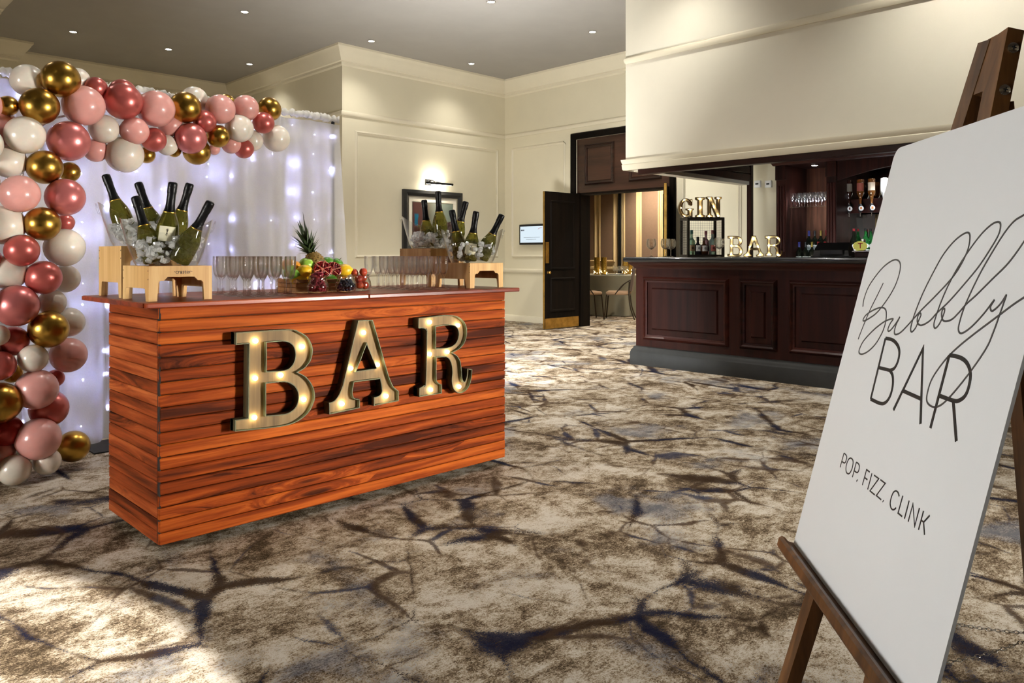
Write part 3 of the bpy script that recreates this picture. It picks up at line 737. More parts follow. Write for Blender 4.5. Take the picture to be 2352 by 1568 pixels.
bottle((242, 401), (274, 485), 'BL', 'sparkling wine bottle leaning out over the balloons from the tall riser bucket', 0)
bottle((317, 419), (343, 491.6), 'BL', 'middle sparkling wine bottle in the rear bucket at the balloon end', .03)
bottle((436.6, 422), (412, 505), 'BL', 'sparkling wine bottle leaning towards the drape in the rear bucket at the balloon end', .0)
bottle((1037.5, 482), (1050, 546), 'FR', 'sparkling wine bottle at the picture side of the bucket nearest the doors', .0)
bottle((1094, 501.7), (1087.6, 545), 'FR', 'short-looking sparkling wine bottle with round cream label in the bucket nearest the doors', -.03, True)
bottle((1153.5, 492.5), (1124.5, 552), 'FR', 'sparkling wine bottle leaning towards the doors at the bar end', .0)
bottle((974, 462), (979.5, 517.5), 'BR', 'small sparkling wine bottle on the fruit side of the bucket before the picture', .0)
bottle((1006, 438.5), (1012.5, 552), 'BR', 'tallest sparkling wine bottle, overlapping the framed picture', -.03)
bottle((1070.5, 469), (1057, 520), 'BR', 'sparkling wine bottle leaning right in the bucket before the picture', .02)

# ------------------------------------------------------------------ champagne flutes
def glassmat(name, tint=(1, 1, 1), rough=0.0):
    m, t, out = nt(name); g = N(t, 'ShaderNodeBsdfGlass', {'Color': c4(tint), 'Roughness': rough, 'IOR': 1.45})
    fc = N(t, 'ShaderNodeLayerWeight', {'Blend': .5}).outputs['Facing']; tp = N(t, 'ShaderNodeBsdfTransparent', {'Color': (1, 1, 1, 1)})
    mx = N(t, 'ShaderNodeMixShader', {0: math_(t, 'ADD', math_(t, 'MULTIPLY', math_(t, 'POWER', fc, 2.0), .72), .2, clamp=True), 1: tp.outputs[0], 2: g.outputs[0]}); t.links.new(mx.outputs[0], out.inputs[0]); return m
M['glass'] = glassmat('clear_glass', (1, 1, 1))
FLP = [(.0, 0), (.030, 0), (.031, .0015), (.029, .003), (.012, .006), (.0055, .010), (.0048, .03), (.0048, .062), (.0062, .068), (.012, .076), (.0185, .09), (.0228, .11), (.0242, .135), (.0235, .168), (.0234, .169), (.0224, .168), (.0230, .135), (.0215, .11), (.0172, .092), (.010, .080), (.0, .0765)]
FLU = MB().lathe(FLP, 20, cap=False).mesh('champagne_flute', None, 60); FLU.materials.append(M['glass'])
def flute_block(cx_, cy_, nx, ny, sx, sy, label, group, block, skip=()):
    for i in range(nx):
        for j in range(ny):
            if (i, j) in skip: continue
            o = bpy.data.objects.new('champagne_flute', FLU); COL.objects.link(o)
            o.location = (cx_+i*sx+(.5*sx if j % 2 else 0)*.35+rnd.uniform(-.003, .003), cy_+j*sy+rnd.uniform(-.003, .003), TOPZ+.0002); o.rotation_euler = (0, 0, rnd.uniform(0, 6))
            tag(o, label if j else f'champagne flute, {("first", "second", "third", "fourth")[i]} from the left in the nearest row of the {block} block', 'glass', group)
flute_block(1.445, 3.02, 4, 7, .064, .064, 'empty champagne flute in the block between the lettered riser and the fruit crate', 'flutes beside the lettered riser', 'balloon-side', {(0, 6)})
flute_block(2.31, 3.04, 4, 7, .064, .064, 'empty champagne flute in the block between the fruit jars and the far riser', 'flutes beside the fruit jars', 'door-side', {(3, 6), (3, 5), (3, 4)})

# ------------------------------------------------------------------ fruit crate and jars
M['crate'] = woodmat('crate_pine', s2l(150, 100, 56), s2l(180, 130, 80), s2l(200, 152, 100), 'X', .6, 0, 1, False, .1)
KX0, KX1, KY0, KY1 = 1.741, 2.03, 3.165, 3.35
cr = thing('fruit_crate', 'small slatted wooden crate heaped with fruit', 'crate', ((KX0+KX1)/2, (KY0+KY1)/2, TOPZ))
obj('base_board', MB().box(KX0, KX1, KY0, KY1, TOPZ+.0005, TOPZ+.007), M['crate'], cr)
for i in range(3):
    z0 = TOPZ+.008+i*.019
    for nm, a in (('slat', (KX0, KX1, KY0, KY0+.006)), ('slat', (KX0, KX1, KY1-.006, KY1)), ('slat', (KX0, KX0+.006, KY0+.006, KY1-.006)), ('slat', (KX1-.006, KX1, KY0+.006, KY1-.006))):
        obj(nm, MB().box(*a, z0, z0+.0165, .0012), M['crate'], cr)
for x in (KX0+.012, KX1-.012):
    for y in (KY0+.012, KY1-.012): obj('corner_post', MB().box(x-.006, x+.006, y-.006, y+.006, TOPZ+.007, TOPZ+.066), M['crate'], cr)
def peel(name, col, rough=.38, bmp=.25, bs=220, spot=None):
    m, t, out = nt(name); tc = N(t, 'ShaderNodeTexCoord').outputs['Object']; n = noise(t, tc, 30, 4)
    c = mixc(t, smap(t, n, .3, .7), tuple(x*.85 for x in col), tuple(min(1, x*1.12) for x in col))
    if spot: c = mixc(t, math_(t, 'MULTIPLY', smap(t, noise(t, tc, 14, 3), .5, .7), .7), c, spot)
    b = pbsdf(t, out, Base_Color=c, Roughness=rough); b.inputs['Subsurface Weight'].default_value = .08; b.inputs['Subsurface Radius'].default_value = (.01, .006, .002)
    bump(t, b, noise(t, tc, bs, 2), bmp, .0015); return m
M['lemon'] = peel('lemon_peel', s2l(236, 192, 30)); M['orange'] = peel('orange_peel', s2l(228, 150, 42)); M['lime'] = peel('lime_peel', s2l(78, 136, 36))
M['greenapple'] = peel('green_apple_skin', s2l(150, 190, 74), .25, .03); M['palelime'] = peel('pale_lime_peel', s2l(134, 190, 62)); M['redskin'] = peel('red_fruit_skin', s2l(168, 52, 34), .28, .05, 60, s2l(196, 96, 60))
M['stalk'] = mat('fruit_stalk', s2l(80, 60, 34), .7)
def lemon_mesh():
    pr = [(0, -.048), (.006, -.047), (.008, -.043), (.016, -.038), (.027, -.026), (.033, -.01), (.0335, .004), (.030, .018), (.021, .032), (.011, .039), (.008, .043), (.004, .045), (0, .045)]
    return MB().lathe(pr, 20, cap=False).mesh('lemon', None, 180)
def round_mesh(name, r, dent=.18):
    mb = MB(); m = 14; pr = []
    for i in range(m+1):
        a = pi*i/m; rr = sin(a)*r*(1+.04*cos(a)); z = -cos(a)*r*.93
        z -= dent*r*exp(-(rr/(.33*r))**2)*(1 if i > m/2 else -.6)
        pr.append((max(rr, 0), z))
    return mb.lathe(pr, 20, cap=False).mesh(name, None, 180)
LEM = lemon_mesh(); LIM = lemon_mesh(); ORA = round_mesh('orange', .036, .06); APP = round_mesh('apple', .0365, .3); POM = round_mesh('pomegranate', .02, .1)
def fruit(name, mesh, m, px, Y, label, cat, rot=(0, 0, 0), sc=1.0, stalk=False, group='fruit in the crate'):
    me = mesh.copy(); me.materials.append(M[m]); q = PY(*px, Y)
    o = bpy.data.objects.new(name, me); COL.objects.link(o); o.location = q; o.rotation_euler = rot; o.scale = (sc,)*3
    tag(o, label, cat, group)
    if stalk: s = obj('stalk', MB().tube([(0, 0, .02), (.002, 0, .036), (.006, .002, .043)], .0015, 6), M['stalk'], o, 60, world=False)
    return o
fruit('green_apple', APP, 'greenapple', (703.8, 607), 3.24, 'pale green apple in front of the pineapple', 'apple', (.15, .1, 0), .95, True)
fruit('lemon', LEM, 'lemon', (698, 623), 3.185, 'lemon below the pale green apple', 'lemon', (1.2, .1, .5), .9)
fruit('orange', ORA, 'orange', (663, 609), 3.30, 'orange seen through the last flutes', 'orange', (0, 0, 0), .92)
fruit('orange', ORA, 'orange', (680, 614), 3.26, 'orange behind the lemon and green apple', 'orange', (0, .4, 0), .9)
fruit('lime', LIM, 'palelime', (665, 622), 3.23, 'light green lime seen through a flute', 'lime', (.6, .5, 0), .72)
fruit('lime', LIM, 'palelime', (677, 631), 3.20, 'light green lime above the crate corner', 'lime', (1.4, .2, .8), .74)
fruit('lemon', LEM, 'lemon', (686, 642), 3.195, 'lemon at the near corner of the crate', 'lemon', (1.5, 0, 1.1), .85)
fruit('lemon', LEM, 'lemon', (707, 642), 3.20, 'lemon half hidden by the raspberry jar', 'lemon', (1.3, .3, .2), .8)
fruit('lime', LIM, 'lime', (751, 603), 3.32, 'dark green lime behind the pomegranate halves', 'lime', (1.4, 0, .9), .85)
fruit('green_apple', APP, 'lime', (774, 606), 3.30, 'dark green apple behind the right pomegranate half', 'apple', (.5, .3, 0), .85, True)
fruit('lemon', LEM, 'lemon', (790.5, 621), 3.24, 'lemon above the blueberry jar', 'lemon', (1.5, 0, 1.0), .95)
fruit('lime', LIM, 'lime', (761, 643), 3.195, 'dark green lime seen low between the two berry jars', 'lime', (1.5, 0, 1.2), .8)
# filler fruit that carries the heap from below
fruit('orange', ORA, 'orange', (722, 640), 3.26, 'orange under the pineapple, mostly hidden', 'orange', (0, 0, 0), .85)
fruit('orange', ORA, 'orange', (784, 640), 3.27, 'orange low in the crate behind the blueberry jar', 'orange', (0, 0, 0), .85)
# pomegranate halves
M['aril'] = mat('pomegranate_seed', s2l(120, 16, 22), .12, coat=.6, var=.3, vs=60); M['pith'] = mat('pomegranate_pith', s2l(206, 120, 96), .6)
def pom_half(px, Y, label, yaw, seed):
    q = PY(*px, Y); t = thing('pomegranate_half', label, 'pomegranate', q, yaw, 'pomegranate halves on the crate'); R_ = random.Random(seed)
    r = .042
    obj('rind', MB().lathe([(0, -r*.8), (r*.5, -r*.7), (r*.85, -r*.42), (r, 0), (r*.93, .002), (r*.8, -r*.1), (0, -r*.12)], 24, (0, 0, 0), Matrix.Rotation(radians(68), 3, 'X'), cap=False), M['redskin'], t, 60, world=False)
    mb = MB(); pt = MB(); Mx = Matrix.Rotation(radians(68), 3, 'X')
    for k in range(6):
        a = 2*pi*k/6+.3; pt.tube([Mx @ V((0, 0, .001)), Mx @ V((r*.5*cos(a), r*.5*sin(a), .0035)), Mx @ V((r*.93*cos(a), r*.93*sin(a), .002))], .0026, 6)
        for i in range(22):
            b = a+R_.uniform(.14, .9); rr = r*R_.uniform(.2, .88)
            mb.sphere(Mx @ V((rr*cos(b), rr*sin(b), R_.uniform(-.003, .003))), R_.uniform(.0032, .0046), 7, 5)
    s = obj('seeds', mb, M['aril'], t, 180, world=False); s['kind'] = 'stuff'
    obj('pith', pt, M['pith'], t, 60, world=False)
pom_half((741, 618), 3.175, 'cut pomegranate half with red seeds, left of the pair', radians(45.4-90+22), 1)
pom_half((764, 620), 3.20, 'cut pomegranate half with red seeds, right of the pair', radians(45.4-90+10), 2)
# pineapple
M['pine'] = peel('pineapple_skin', s2l(128, 98, 38), .6, .1, 80, s2l(66, 72, 24)); M['pleaf'] = mat('pineapple_leaf', s2l(52, 66, 38), .45, var=.25, vs=30)
pc = PY(724, 606, 3.30); pine = thing('pineapple', 'pineapple with dark spiky crown on top of the fruit', 'pineapple', pc)
pax = (PD(706, 560, (pc-CAMP).dot(FW))-pc).normalized(); pmx = pax.to_track_quat('Z', 'Y').to_matrix()
prf = [(0, -.07), (.03, -.065), (.045, -.04), (.049, -.01), (.046, .02), (.036, .045), (.02, .057), (0, .06)]
bd = obj('body', MB().lathe(prf, 24, (0, 0, 0), pmx, cap=False), M['pine'], pine, 180, world=False)
ey = MB()
for i in range(11):
    z = -.055+i*.0105; rr = [p for p in (.035, .042, .046, .0485, .049, .0485, .047, .044, .040, .034, .026)][i]
    for k in range(12):
        a = 2*pi*(k+.5*(i % 2))/12; c = pmx @ V((rr*cos(a), rr*sin(a), z)); n_ = pmx @ V((cos(a), sin(a), .1)); tn = pmx @ V((-sin(a), cos(a), 0)); up = pmx @ V((0, 0, 1))
        ey.add([c+tn*.0085, c+up*.007, c-tn*.0085, c-up*.007, c+n_*.005+up*.002], [(0, 1, 4), (1, 2, 4), (2, 3, 4), (3, 0, 4)])
obj('eyes', ey, M['pine'], pine, None, world=False)['kind'] = 'stuff'
R_ = random.Random(5)
for i in range(46):
    u = i/46; a = i*2.399; tilt = radians(8+72*u+R_.uniform(-6, 6)); L = (.155-.10*u)*R_.uniform(.85, 1.1); wd = .0105*(1-.3*u)
    if i in (1, 4): L *= 1.25
    d0 = V((cos(a), sin(a), 0)); pts = []; b0 = V((0, 0, .05+.012*(1-u)))+d0*.008*u
    for k in range(6):
        s = k/5; th = tilt*(.55+.6*s); b = b0 if k == 0 else pts[-1][0]+(d0*sin(th)+V((0, 0, cos(th))))*(L/5)
        pts.append((b, wd*(1-s**1.6)*(.75+.5*min(1, s*3)) if s > 0 else wd*.8))
    vs = []; fs = []; tn = V((-sin(a), cos(a), 0))
    for b, w_ in pts: vs += [pmx @ (b-tn*w_), pmx @ (b+d0*w_*-.35), pmx @ (b+tn*w_)]
    for k in range(5):
        c = k*3; fs += [(c, c+3, c+4, c+1), (c+1, c+4, c+5, c+2)]
    obj('leaf', MB().add(vs, fs), M['pleaf'], pine, 180, world=False)
# glass jars of berries
M['jar'] = thinglass('jar_glass', (.95, .96, .95), 2.2)
JP = [(0, 0), (.034, 0), (.042, .004), (.0495, .018), (.0505, .032), (.047, .048), (.040, .060), (.0385, .063), (.0425, .066), (.0425, .070), (.0395, .072), (.0415, .077), (.0425, .081), (.0410, .0815), (.0385, .075), (.0365, .066), (.0375, .060), (.0450, .046), (.0483, .032), (.0473, .019), (.040, .007), (0, .005)]
JAR = MB().lathe(JP, 32, cap=False).mesh('glass_jar', None, 50); JAR.materials.append(M['jar'])
def jar(c, label):
    o = bpy.data.objects.new('glass_jar', JAR); COL.objects.link(o); o.location = c; return tag(o, label, 'jar', 'berry jars before the crate')
J1, J2, J3 = V((1.817, 3.105, TOPZ+.0003)), V((1.966, 3.105, TOPZ+.0003)), V((2.112, 3.2, TOPZ+.0003))
jar(J1, 'round glass jar heaped with raspberries'); jar(J2, 'round glass jar of blueberries with clamp-style rim'); jar(J3, 'round glass jar of small red fruit at the end of the row')
M['rasp'] = mat('raspberry', s2l(156, 40, 58), .45, var=.2, vs=60, sss=.1); M['blueb'] = mat('blueberry', s2l(36, 40, 62), .5, var=.25, vs=40)
def rasp_mesh():
    mb = MB()
    for i in range(5):
        z = -.0055+i*.003; rr = (.0062, .0072, .0068, .005, .0022)[i]; n = (9, 10, 9, 6, 3)[i]
        for k in range(n): a = 2*pi*(k+.5*(i % 2))/n; mb.sphere((rr*cos(a), rr*sin(a), z), .0026, 6, 4)
    return mb.mesh('raspberry', None, 180)
RAS = rasp_mesh(); RAS.materials.append(M['rasp'])
BLU = MB().lathe([(0, -.0062), (.004, -.005), (.0064, -.001), (.006, .003), (.0042, .0052), (.003, .0062), (.0022, .0052), (0, .0046)], 12, cap=False).mesh('blueberry', None, 60); BLU.materials.append(M['blueb'])
def fill_jar(J, me, name, r, n, top, label, cat, group, heap=0.0, seed=0, sc=(.9, 1.1)):
    R_ = random.Random(seed); pts = []; tries = 0
    def rad(z): return .030+.016*sin(min(1, z/.05)*pi*.9) if z < .056 else .033
    while len(pts) < n and tries < 40000:
        tries += 1; z = R_.uniform(.006+r, top); rr = rad(z)-r*1.05
        if z > .06+heap*0: rr = min(rr, .03)
        a = R_.uniform(0, 2*pi); q = sqrt(R_.random())*rr
        p = V((q*cos(a), q*sin(a), z))
        if all((p-o).length > 1.72*r for o in pts): pts.append(p)
    for p in pts:
        o = bpy.data.objects.new(name, me); COL.objects.link(o); o.location = J+p; s = R_.uniform(*sc); o.scale = (s, s, s); o.rotation_euler = (R_.uniform(0, 6), R_.uniform(0, 6), 0)
        tag(o, label, cat, group)
fill_jar(J1, RAS, 'raspberry', .0093, 62, .089, 'raspberry in the berry jar nearest the flutes', 'raspberry', 'raspberries in the jar', .03, 1)
fill_jar(J2, BLU, 'blueberry', .0068, 120, .058, 'blueberry in the jar before the lemon', 'blueberry', 'blueberries in the jar', 0, 2)
for i, (dx, dy, dz) in enumerate(((-.016, -.012, .027), (.018, -.008, .026), (0, .018, .028), (-.012, .002, .058), (.014, .004, .062), (.004, -.014, .092), (-.026, .018, .088))):
    me = POM.copy(); me.materials.append(M['redskin']); o = bpy.data.objects.new('small_red_fruit', me); COL.objects.link(o); o.location = J3+V((dx, dy, dz)); o.rotation_euler = (i, i*.7, 0)
    tag(o, 'small red fruit inside the end jar' if i < 5 else ('small red fruit on top of the end jar, nearer the flutes' if i == 5 else 'small red fruit on top of the end jar, nearer the lemon'), 'fruit', 'small red fruit in the end jar')

# ================================================================== BALLOON GARLAND
def balloonmat(name, col, kind):
    m, t, out = nt(name); tc = N(t, 'ShaderNodeTexCoord').outputs['Object']
    n = noise(t, tc, 1.5, 3); c = mixc(t, smap(t, n, .3, .7), tuple(x*.95 for x in col), tuple(min(1, x*1.05) for x in col))
    b = pbsdf(t, out, Base_Color=c)
    if kind == 'gold': b.inputs['Metallic'].default_value = 1; b.inputs['Roughness'].default_value = .28
    elif kind == 'pearl': b.inputs['Metallic'].default_value = .55; b.inputs['Roughness'].default_value = .32; b.inputs['Coat Weight'].default_value = .3; b.inputs['Coat Roughness'].default_value = .2
    else:
        b.inputs['Roughness'].default_value = .3; b.inputs['Coat Weight'].default_value = .5; b.inputs['Coat Roughness'].default_value = .03
        b.inputs['Subsurface Weight'].default_value = .25; b.inputs['Subsurface Radius'].default_value = (.05, .03, .025)
    return m
BM = {'G': balloonmat('gold_chrome_latex', s2l(186, 146, 66), 'gold'), 'P': balloonmat('pale_pink_latex', s2l(226, 164, 156), 'matt'), 'R': balloonmat('rose_red_pearl_latex', s2l(196, 98, 92), 'pearl'),
      'M': balloonmat('mauve_pearl_latex', s2l(206, 118, 116), 'pearl'), 'W': balloonmat('white_latex', s2l(232, 222, 208), 'matt'), 'D': balloonmat('deep_red_pearl_latex', s2l(166, 48, 42), 'pearl')}
BLAB = {'G': 'gold chrome balloon', 'P': 'pale pink balloon', 'R': 'rose red pearly balloon', 'M': 'mauve pearly balloon', 'W': 'creamy white balloon', 'D': 'deep red balloon'}
def balloon_mesh():
    pr = [(0, -1.17), (.045, -1.17), (.06, -1.15), (.03, -1.12), (.05, -1.08)]; m = 20
    for i in range(1, m+1):
        a = pi*i/m; pr.append((sin(a)*(1-.03*cos(a)), -cos(a)*(1.06 if a < pi/2 else .98)))
    return MB().lathe(pr, 32, cap=True).mesh('balloon', None, 180)
BALM = {}
base_bm = balloon_mesh()
for k, m in BM.items(): me = base_bm.copy(); me.materials.append(m); BALM[k] = me
LIST = """64 185 37 W 2|139 182 42 G 0|178 183 27 W 2|220 203 26 R 1|281 213 31 R 1|283 233 42 R 0|192 243 46 P 0|91 244 42 G 0|18 243 23 G 1|0 297 43 P 2|57 310 43 W 0|158 324 46 M 0|239 296 33 W 1|309 301 32 P 0|220 345 27 P 2|286 355 42 W 1|102 384 39 G 0|160 395 23 G 2|20 371 38 W 1|45 445 43 P 0|150 453 43 M 0|10 517 45 W 1|97 514 39 G 0|150 511 20 R 2|50 575 37 R 0|148 568 44 W 1|100 637 39 R 0|150 640 32 W 2|20 625 40 W 1|38 702 48 M 0|120 695 30 W 1|112 756 43 G 0|158 740 34 W 2|30 783 34 R 1|-4 770 24 W 0|76 823 32 W 0|157 815 40 P 1|0 840 34 R 0|28 857 22 G 2|84 894 46 P 0|127 868 20 R 2|0 925 47 G 0|112 938 42 R 1|15 990 36 D 1|88 1008 48 P 0|168 1025 36 G 1|108 1060 30 W 0|33 1079 35 W 0|5 1040 28 P 1|358 250 42 P 0|425 247 36 G 0|446 230 31 W 2|391 287 27 P 1|353 321 28 R 0|470 279 26 R 0|438 318 36 M 0|384 333 24 W 1|452 348 31 G 1|400 345 16 G 2|337 356 19 G 2|506 251 34 P 0|520 236 20 G 2|564 248 30 P 0|618 251 28 G 1|501 313 26 G 0|550 295 32 W 0|605 282 25 R 0|531 331 22 P 1|580 323 24 W 1|635 318 31 W 1|560 341 23 R 1|492 343 13 P 2|-40 330 42 W 0|-45 420 40 G 1|-55 520 42 P 0|-40 600 40 M 1|-50 690 42 W 0|-45 800 42 P 1|-50 890 40 R 1|-55 980 44 W 0|-50 1050 38 G 0|-40 240 40 P 1"""
garl = thing('balloon_garland', 'pink, gold, rose and white balloon garland climbing up and across the drape', 'balloon garland', (.9, 4.35, 0))
R_ = random.Random(3)
for i, e in enumerate(LIST.split('|')):
    x, y, r, k, lay = e.split(); x, y, r, lay = float(x), float(y), float(r), int(lay)
    yg = 4.34+.27*min(1, max(0, (x-60)/560))+(.06 if y < 420 else 0)+lay*.07
    q = PY(x, y, yg); D = (q-CAMP).dot(FW); rr = r/FPX*D*.985
    if q.z-rr < .004: q = q+V((0, 0, .004+rr-q.z))
    o = bpy.data.objects.new('balloon', BALM[k]); COL.objects.link(o); o.parent = garl; o.location = q-garl.location; o.scale = (rr*1.0, rr*1.0, rr*1.0)
    inn = V((R_.uniform(-.5, .5), 1.0, R_.uniform(-.5, .3))); o.rotation_euler = inn.to_track_quat('-Z', 'Y').to_euler(); o['label'] = BLAB[k]
fpts = [PY(x, y, 4.62+.38*max(0, (x-60)/560)*.8) for x, y in ((20, 1060), (35, 900), (40, 700), (50, 500), (60, 340), (130, 270), (240, 270), (380, 280), (500, 290), (610, 290))]
obj('balloon_tape', MB().tube(smooth_path(fpts, 4), .006, 6), M['white'], garl, 60)

# ------------------------------------------------------------------ sheer drape with fairy lights
def sheer():
    m, t, out = nt('sheer_white_voile'); tc = N(t, 'ShaderNodeTexCoord').outputs['Object']
    n = noise(t, vscale(t, tc, (900, 10, 200)), 1, 2)
    d = N(t, 'ShaderNodeBsdfDiffuse', {'Color': (.62, .61, .60, 1)}); tr = N(t, 'ShaderNodeBsdfTranslucent', {'Color': (.86, .85, .86, 1)}); tp = N(t, 'ShaderNodeBsdfTransparent', {'Color': (1, 1, 1, 1)})
    a = N(t, 'ShaderNodeMixShader', {0: .55, 1: d.outputs[0], 2: tr.outputs[0]})
    b = N(t, 'ShaderNodeMixShader', {0: smap(t, n, .35, .65, .14, .22), 1: a.outputs[0], 2: tp.outputs[0]}); t.links.new(b.outputs[0], out.inputs[0]); return m
M['sheer'] = sheer(); M['heading'] = mat('gathered_white_cloth', (.72, .70, .64), .9, bmp=.3, bs=300)
CYP, CXA, CXB, CZT = 4.96, .35, 3.09, 2.14
drape = thing('sheer_drape', 'white sheer voile drape hanging behind the balloons, lit from behind by fairy lights', 'curtain', ((CXA+CXB)/2, CYP, 0))
def fold(u, v, ph):
    A = .022+.05*(1-v)**.7
    return A*(sin(2*pi*9.3*u+ph+1.6*sin(2*pi*2.3*u))+.5*sin(2*pi*21*u+1.7*ph+1.3*v+1.1*sin(2*pi*3.1*u))+.3*sin(2*pi*5*u+.7*(1-v)*4))*.62
def cloth(x0, x1, yoff, ph, flare, name, nu=240):
    nv = 26; vs = []; fs = []
    for j in range(nv+1):
        v = j/nv; z = .012+v*(CZT-.06)
        for i in range(nu+1):
            u = i/nu; x = x0+(x1-x0)*u
            if u > .5: x += flare*(1-v)**1.2*(u-.5)*2
            vs.append((x+.012*sin(2*pi*13*u+ph+1.2)*(1-v), CYP+yoff+fold(x*.36, v, ph), z))
    for j in range(nv):
        for i in range(nu): a = j*(nu+1)+i; fs.append((a, a+1, a+nu+2, a+nu+1))
    return obj(name, MB().add(vs, fs), M['sheer'], drape, 180)
cloth(CXA, CXB, 0, 0, .14, 'voile_panel'); cloth(CXA, CXB-.03, .11, 2.1, .05, 'voile_backing')
hd = MB(); pts = []; rs = []
for i in range(260):
    x = CXA-.02+(CXB-CXA+.04)*i/259; pts.append((x, CYP+.05+R_.uniform(-.006, .006), CZT+R_.uniform(-.008, .008))); rs.append(.021+R_.uniform(-.007, .010))
hd.tube(pts, rs, 9); obj('gathered_heading', hd, M['heading'], drape, 180)
st = thing('drape_stand', 'black pipe stand with flat floor plates carrying the drape', 'stand', ((CXA+CXB)/2, CYP+.05, 0))
for x in (CXA+.05, CXB-.03):
    obj('upright', MB().tube([(x, CYP+.05, .012), (x, CYP+.05, CZT)], .013, 10), M['blackmetal'], st, 60)
obj('floor_plate', MB().box(CXA-.2, CXA+.25, CYP-.2, CYP+.25, 0, .012), M['blackmetal'], st)
q = PZ(243, 1030, 0); obj('floor_plate', MB().box(q.x-.09, q.x+.14, q.y-.1, q.y+.2, 0, .008), M['blackmetal'], st)
obj('floor_plate', MB().box(CXB-.25, CXB+.2, CYP-.2, CYP+.25, 0, .012), M['blackmetal'], st)
obj('crossbar', MB().tube([(CXA+.05, CYP+.05, CZT), (CXB-.03, CYP+.05, CZT)], .010, 8), M['blackmetal'], st, 60)
M['led'] = glow('cool_fairy_led', (.50, .54, 1.0), 380); M['ledwire'] = mat('clear_led_wire', (.7, .7, .72), .4, alpha=.5)
fl = thing('fairy_light_curtain', 'strings of cool white fairy lights hanging behind the sheer drape', 'fairy lights', ((CXA+CXB)/2, CYP+.06, CZT))
LEDM = MB().sphere((0, 0, 0), .0038, 8, 6).mesh('led', None, 180); LEDM.materials.append(M['led'])
R_ = random.Random(12); nx = 18
for i in range(nx):
    x = CXA+.08+(CXB-CXA-.12)*i/(nx-1); pts = []; n = 10; y = CYP+.055
    for k in range(n+1):
        xx = x+R_.uniform(-.03, .03); z = CZT-.03-k*(CZT-.1)/n
        pts.append((xx, y+R_.uniform(-.012, .012), z))
    obj('light_string', MB().tube(pts, .0008, 4), M['ledwire'], fl, 60)
    for k in range(n):
        if R_.random() < .10: continue
        a = V(pts[k]).lerp(V(pts[k+1]), R_.uniform(.2, .9)); o = obj('led', LEDM, None, fl); o.location = a-fl.location; s = R_.choice((.6, .8, 1.0, 1.3)); o.scale = (s, s, s)
# ------------------------------------------------------------------ framed picture with its lamp, and the wall screen
YW = YB
x0, z1 = PY(923, 436, YW).x, PY(923, 434, YW).z; x1 = PY(1058, 440, YW).x; z0 = PY(923, 578, YW).z
pic = thing('framed_picture', 'framed abstract print in brown and teal on the cream wall', 'picture', ((x0+x1)/2, YW, z0))
M['pframe'] = mat('black_silver_frame', (.03, .03, .03), .3, .3); M['silver'] = mat('silver_leaf', (.6, .58, .52), .3, 1); M['mount'] = mat('white_mount_card', s2l(232, 226, 208), .8, var=.01)
fw = .10
fr = MB(); pr = [(0, 0), (0, .05), (.05, .06), (.075, .045), (fw, .03), (fw, 0)]; cs = [(x0, z0, 1, 1), (x1, z0, -1, 1), (x1, z1, -1, -1), (x0, z1, 1, -1)]; k = len(pr)
vs = [(a+sa*i, YW-o-.001, z+sz*i) for a, z, sa, sz in cs for i, o in pr]; fs = []
for c in range(4):
    e = (c+1) % 4
    for i in range(k): j = (i+1) % k; fs.append((c*k+i, c*k+j, e*k+j, e*k+i))
obj('frame', fr.add(vs, fs), M['pframe'], pic, 30)
def slip(a, b, c, d, w_, y_, nm, m): 
    obj(nm, MB().box(a, b, y_, y_+.006, c, c+w_).box(a, b, y_, y_+.006, d-w_, d).box(a, a+w_, y_, y_+.006, c+w_, d-w_).box(b-w_, b, y_, y_+.006, c+w_, d-w_), m, pic)
slip(x0+.095, x1-.095, z0+.095, z1-.095, .016, YW-.034, 'silver_slip', M['silver'])
obj('mount', MB().box(x0+.1, x1-.1, YW-.02, YW-.012, z0+.1, z1-.1), M['mount'], pic)
def artmat():
    m, t, out = nt('abstract_print'); g = N(t, 'ShaderNodeTexCoord').outputs['Generated']; s = N(t, 'ShaderNodeSeparateXYZ', {0: g}); gx, gz = s.outputs[0], s.outputs[2]
    n = noise(t, g, 5, 4); w_ = math_(t, 'ADD', gx, math_(t, 'MULTIPLY', math_(t, 'SUBTRACT', n, .5), .1))
    c = ramp(t, w_, [(.0, s2l(88, 56, 52)), (.3, s2l(96, 62, 54)), (.42, s2l(120, 118, 102)), (.6, s2l(150, 158, 146)), (1, s2l(120, 134, 122))])
    low = smap(t, math_(t, 'ADD', gz, math_(t, 'MULTIPLY', gx, -.2)), .35, .3); c = mixc(t, low, c, s2l(72, 42, 40))
    teal = math_(t, 'MULTIPLY', smap(t, math_(t, 'ABSOLUTE', math_(t, 'SUBTRACT', w_, .09)), .06, .03), math_(t, 'MULTIPLY', smap(t, gz, .35, .4), smap(t, gz, .72, .66)))
    c = mixc(t, teal, c, s2l(30, 110, 140)); pbsdf(t, out, Base_Color=c, Roughness=.4); return m
obj('print', MB().box(x0+.19, x1-.19, YW-.023, YW-.0201, z0+.19, z1-.19), artmat(), pic)
obj('inner_line', MB().box(x0+.18, x1-.18, YW-.0222, YW-.0200, z0+.18, z1-.18), M['silver'], pic)
q0, q1 = PY(978, 419, YW-.16), PY(1040, 424, YW-.16); zc = (q0.z+q1.z)/2; xm = (q0.x+q1.x)/2
pl = thing('picture_light', 'slim black picture lamp on the wall over the framed print', 'lamp', (xm, YW, zc))
obj('lamp_bar', MB().tube([(q0.x, YW-.16, zc), (q1.x, YW-.16, zc)], .018, 12), M['blackmetal'], pl, 60)
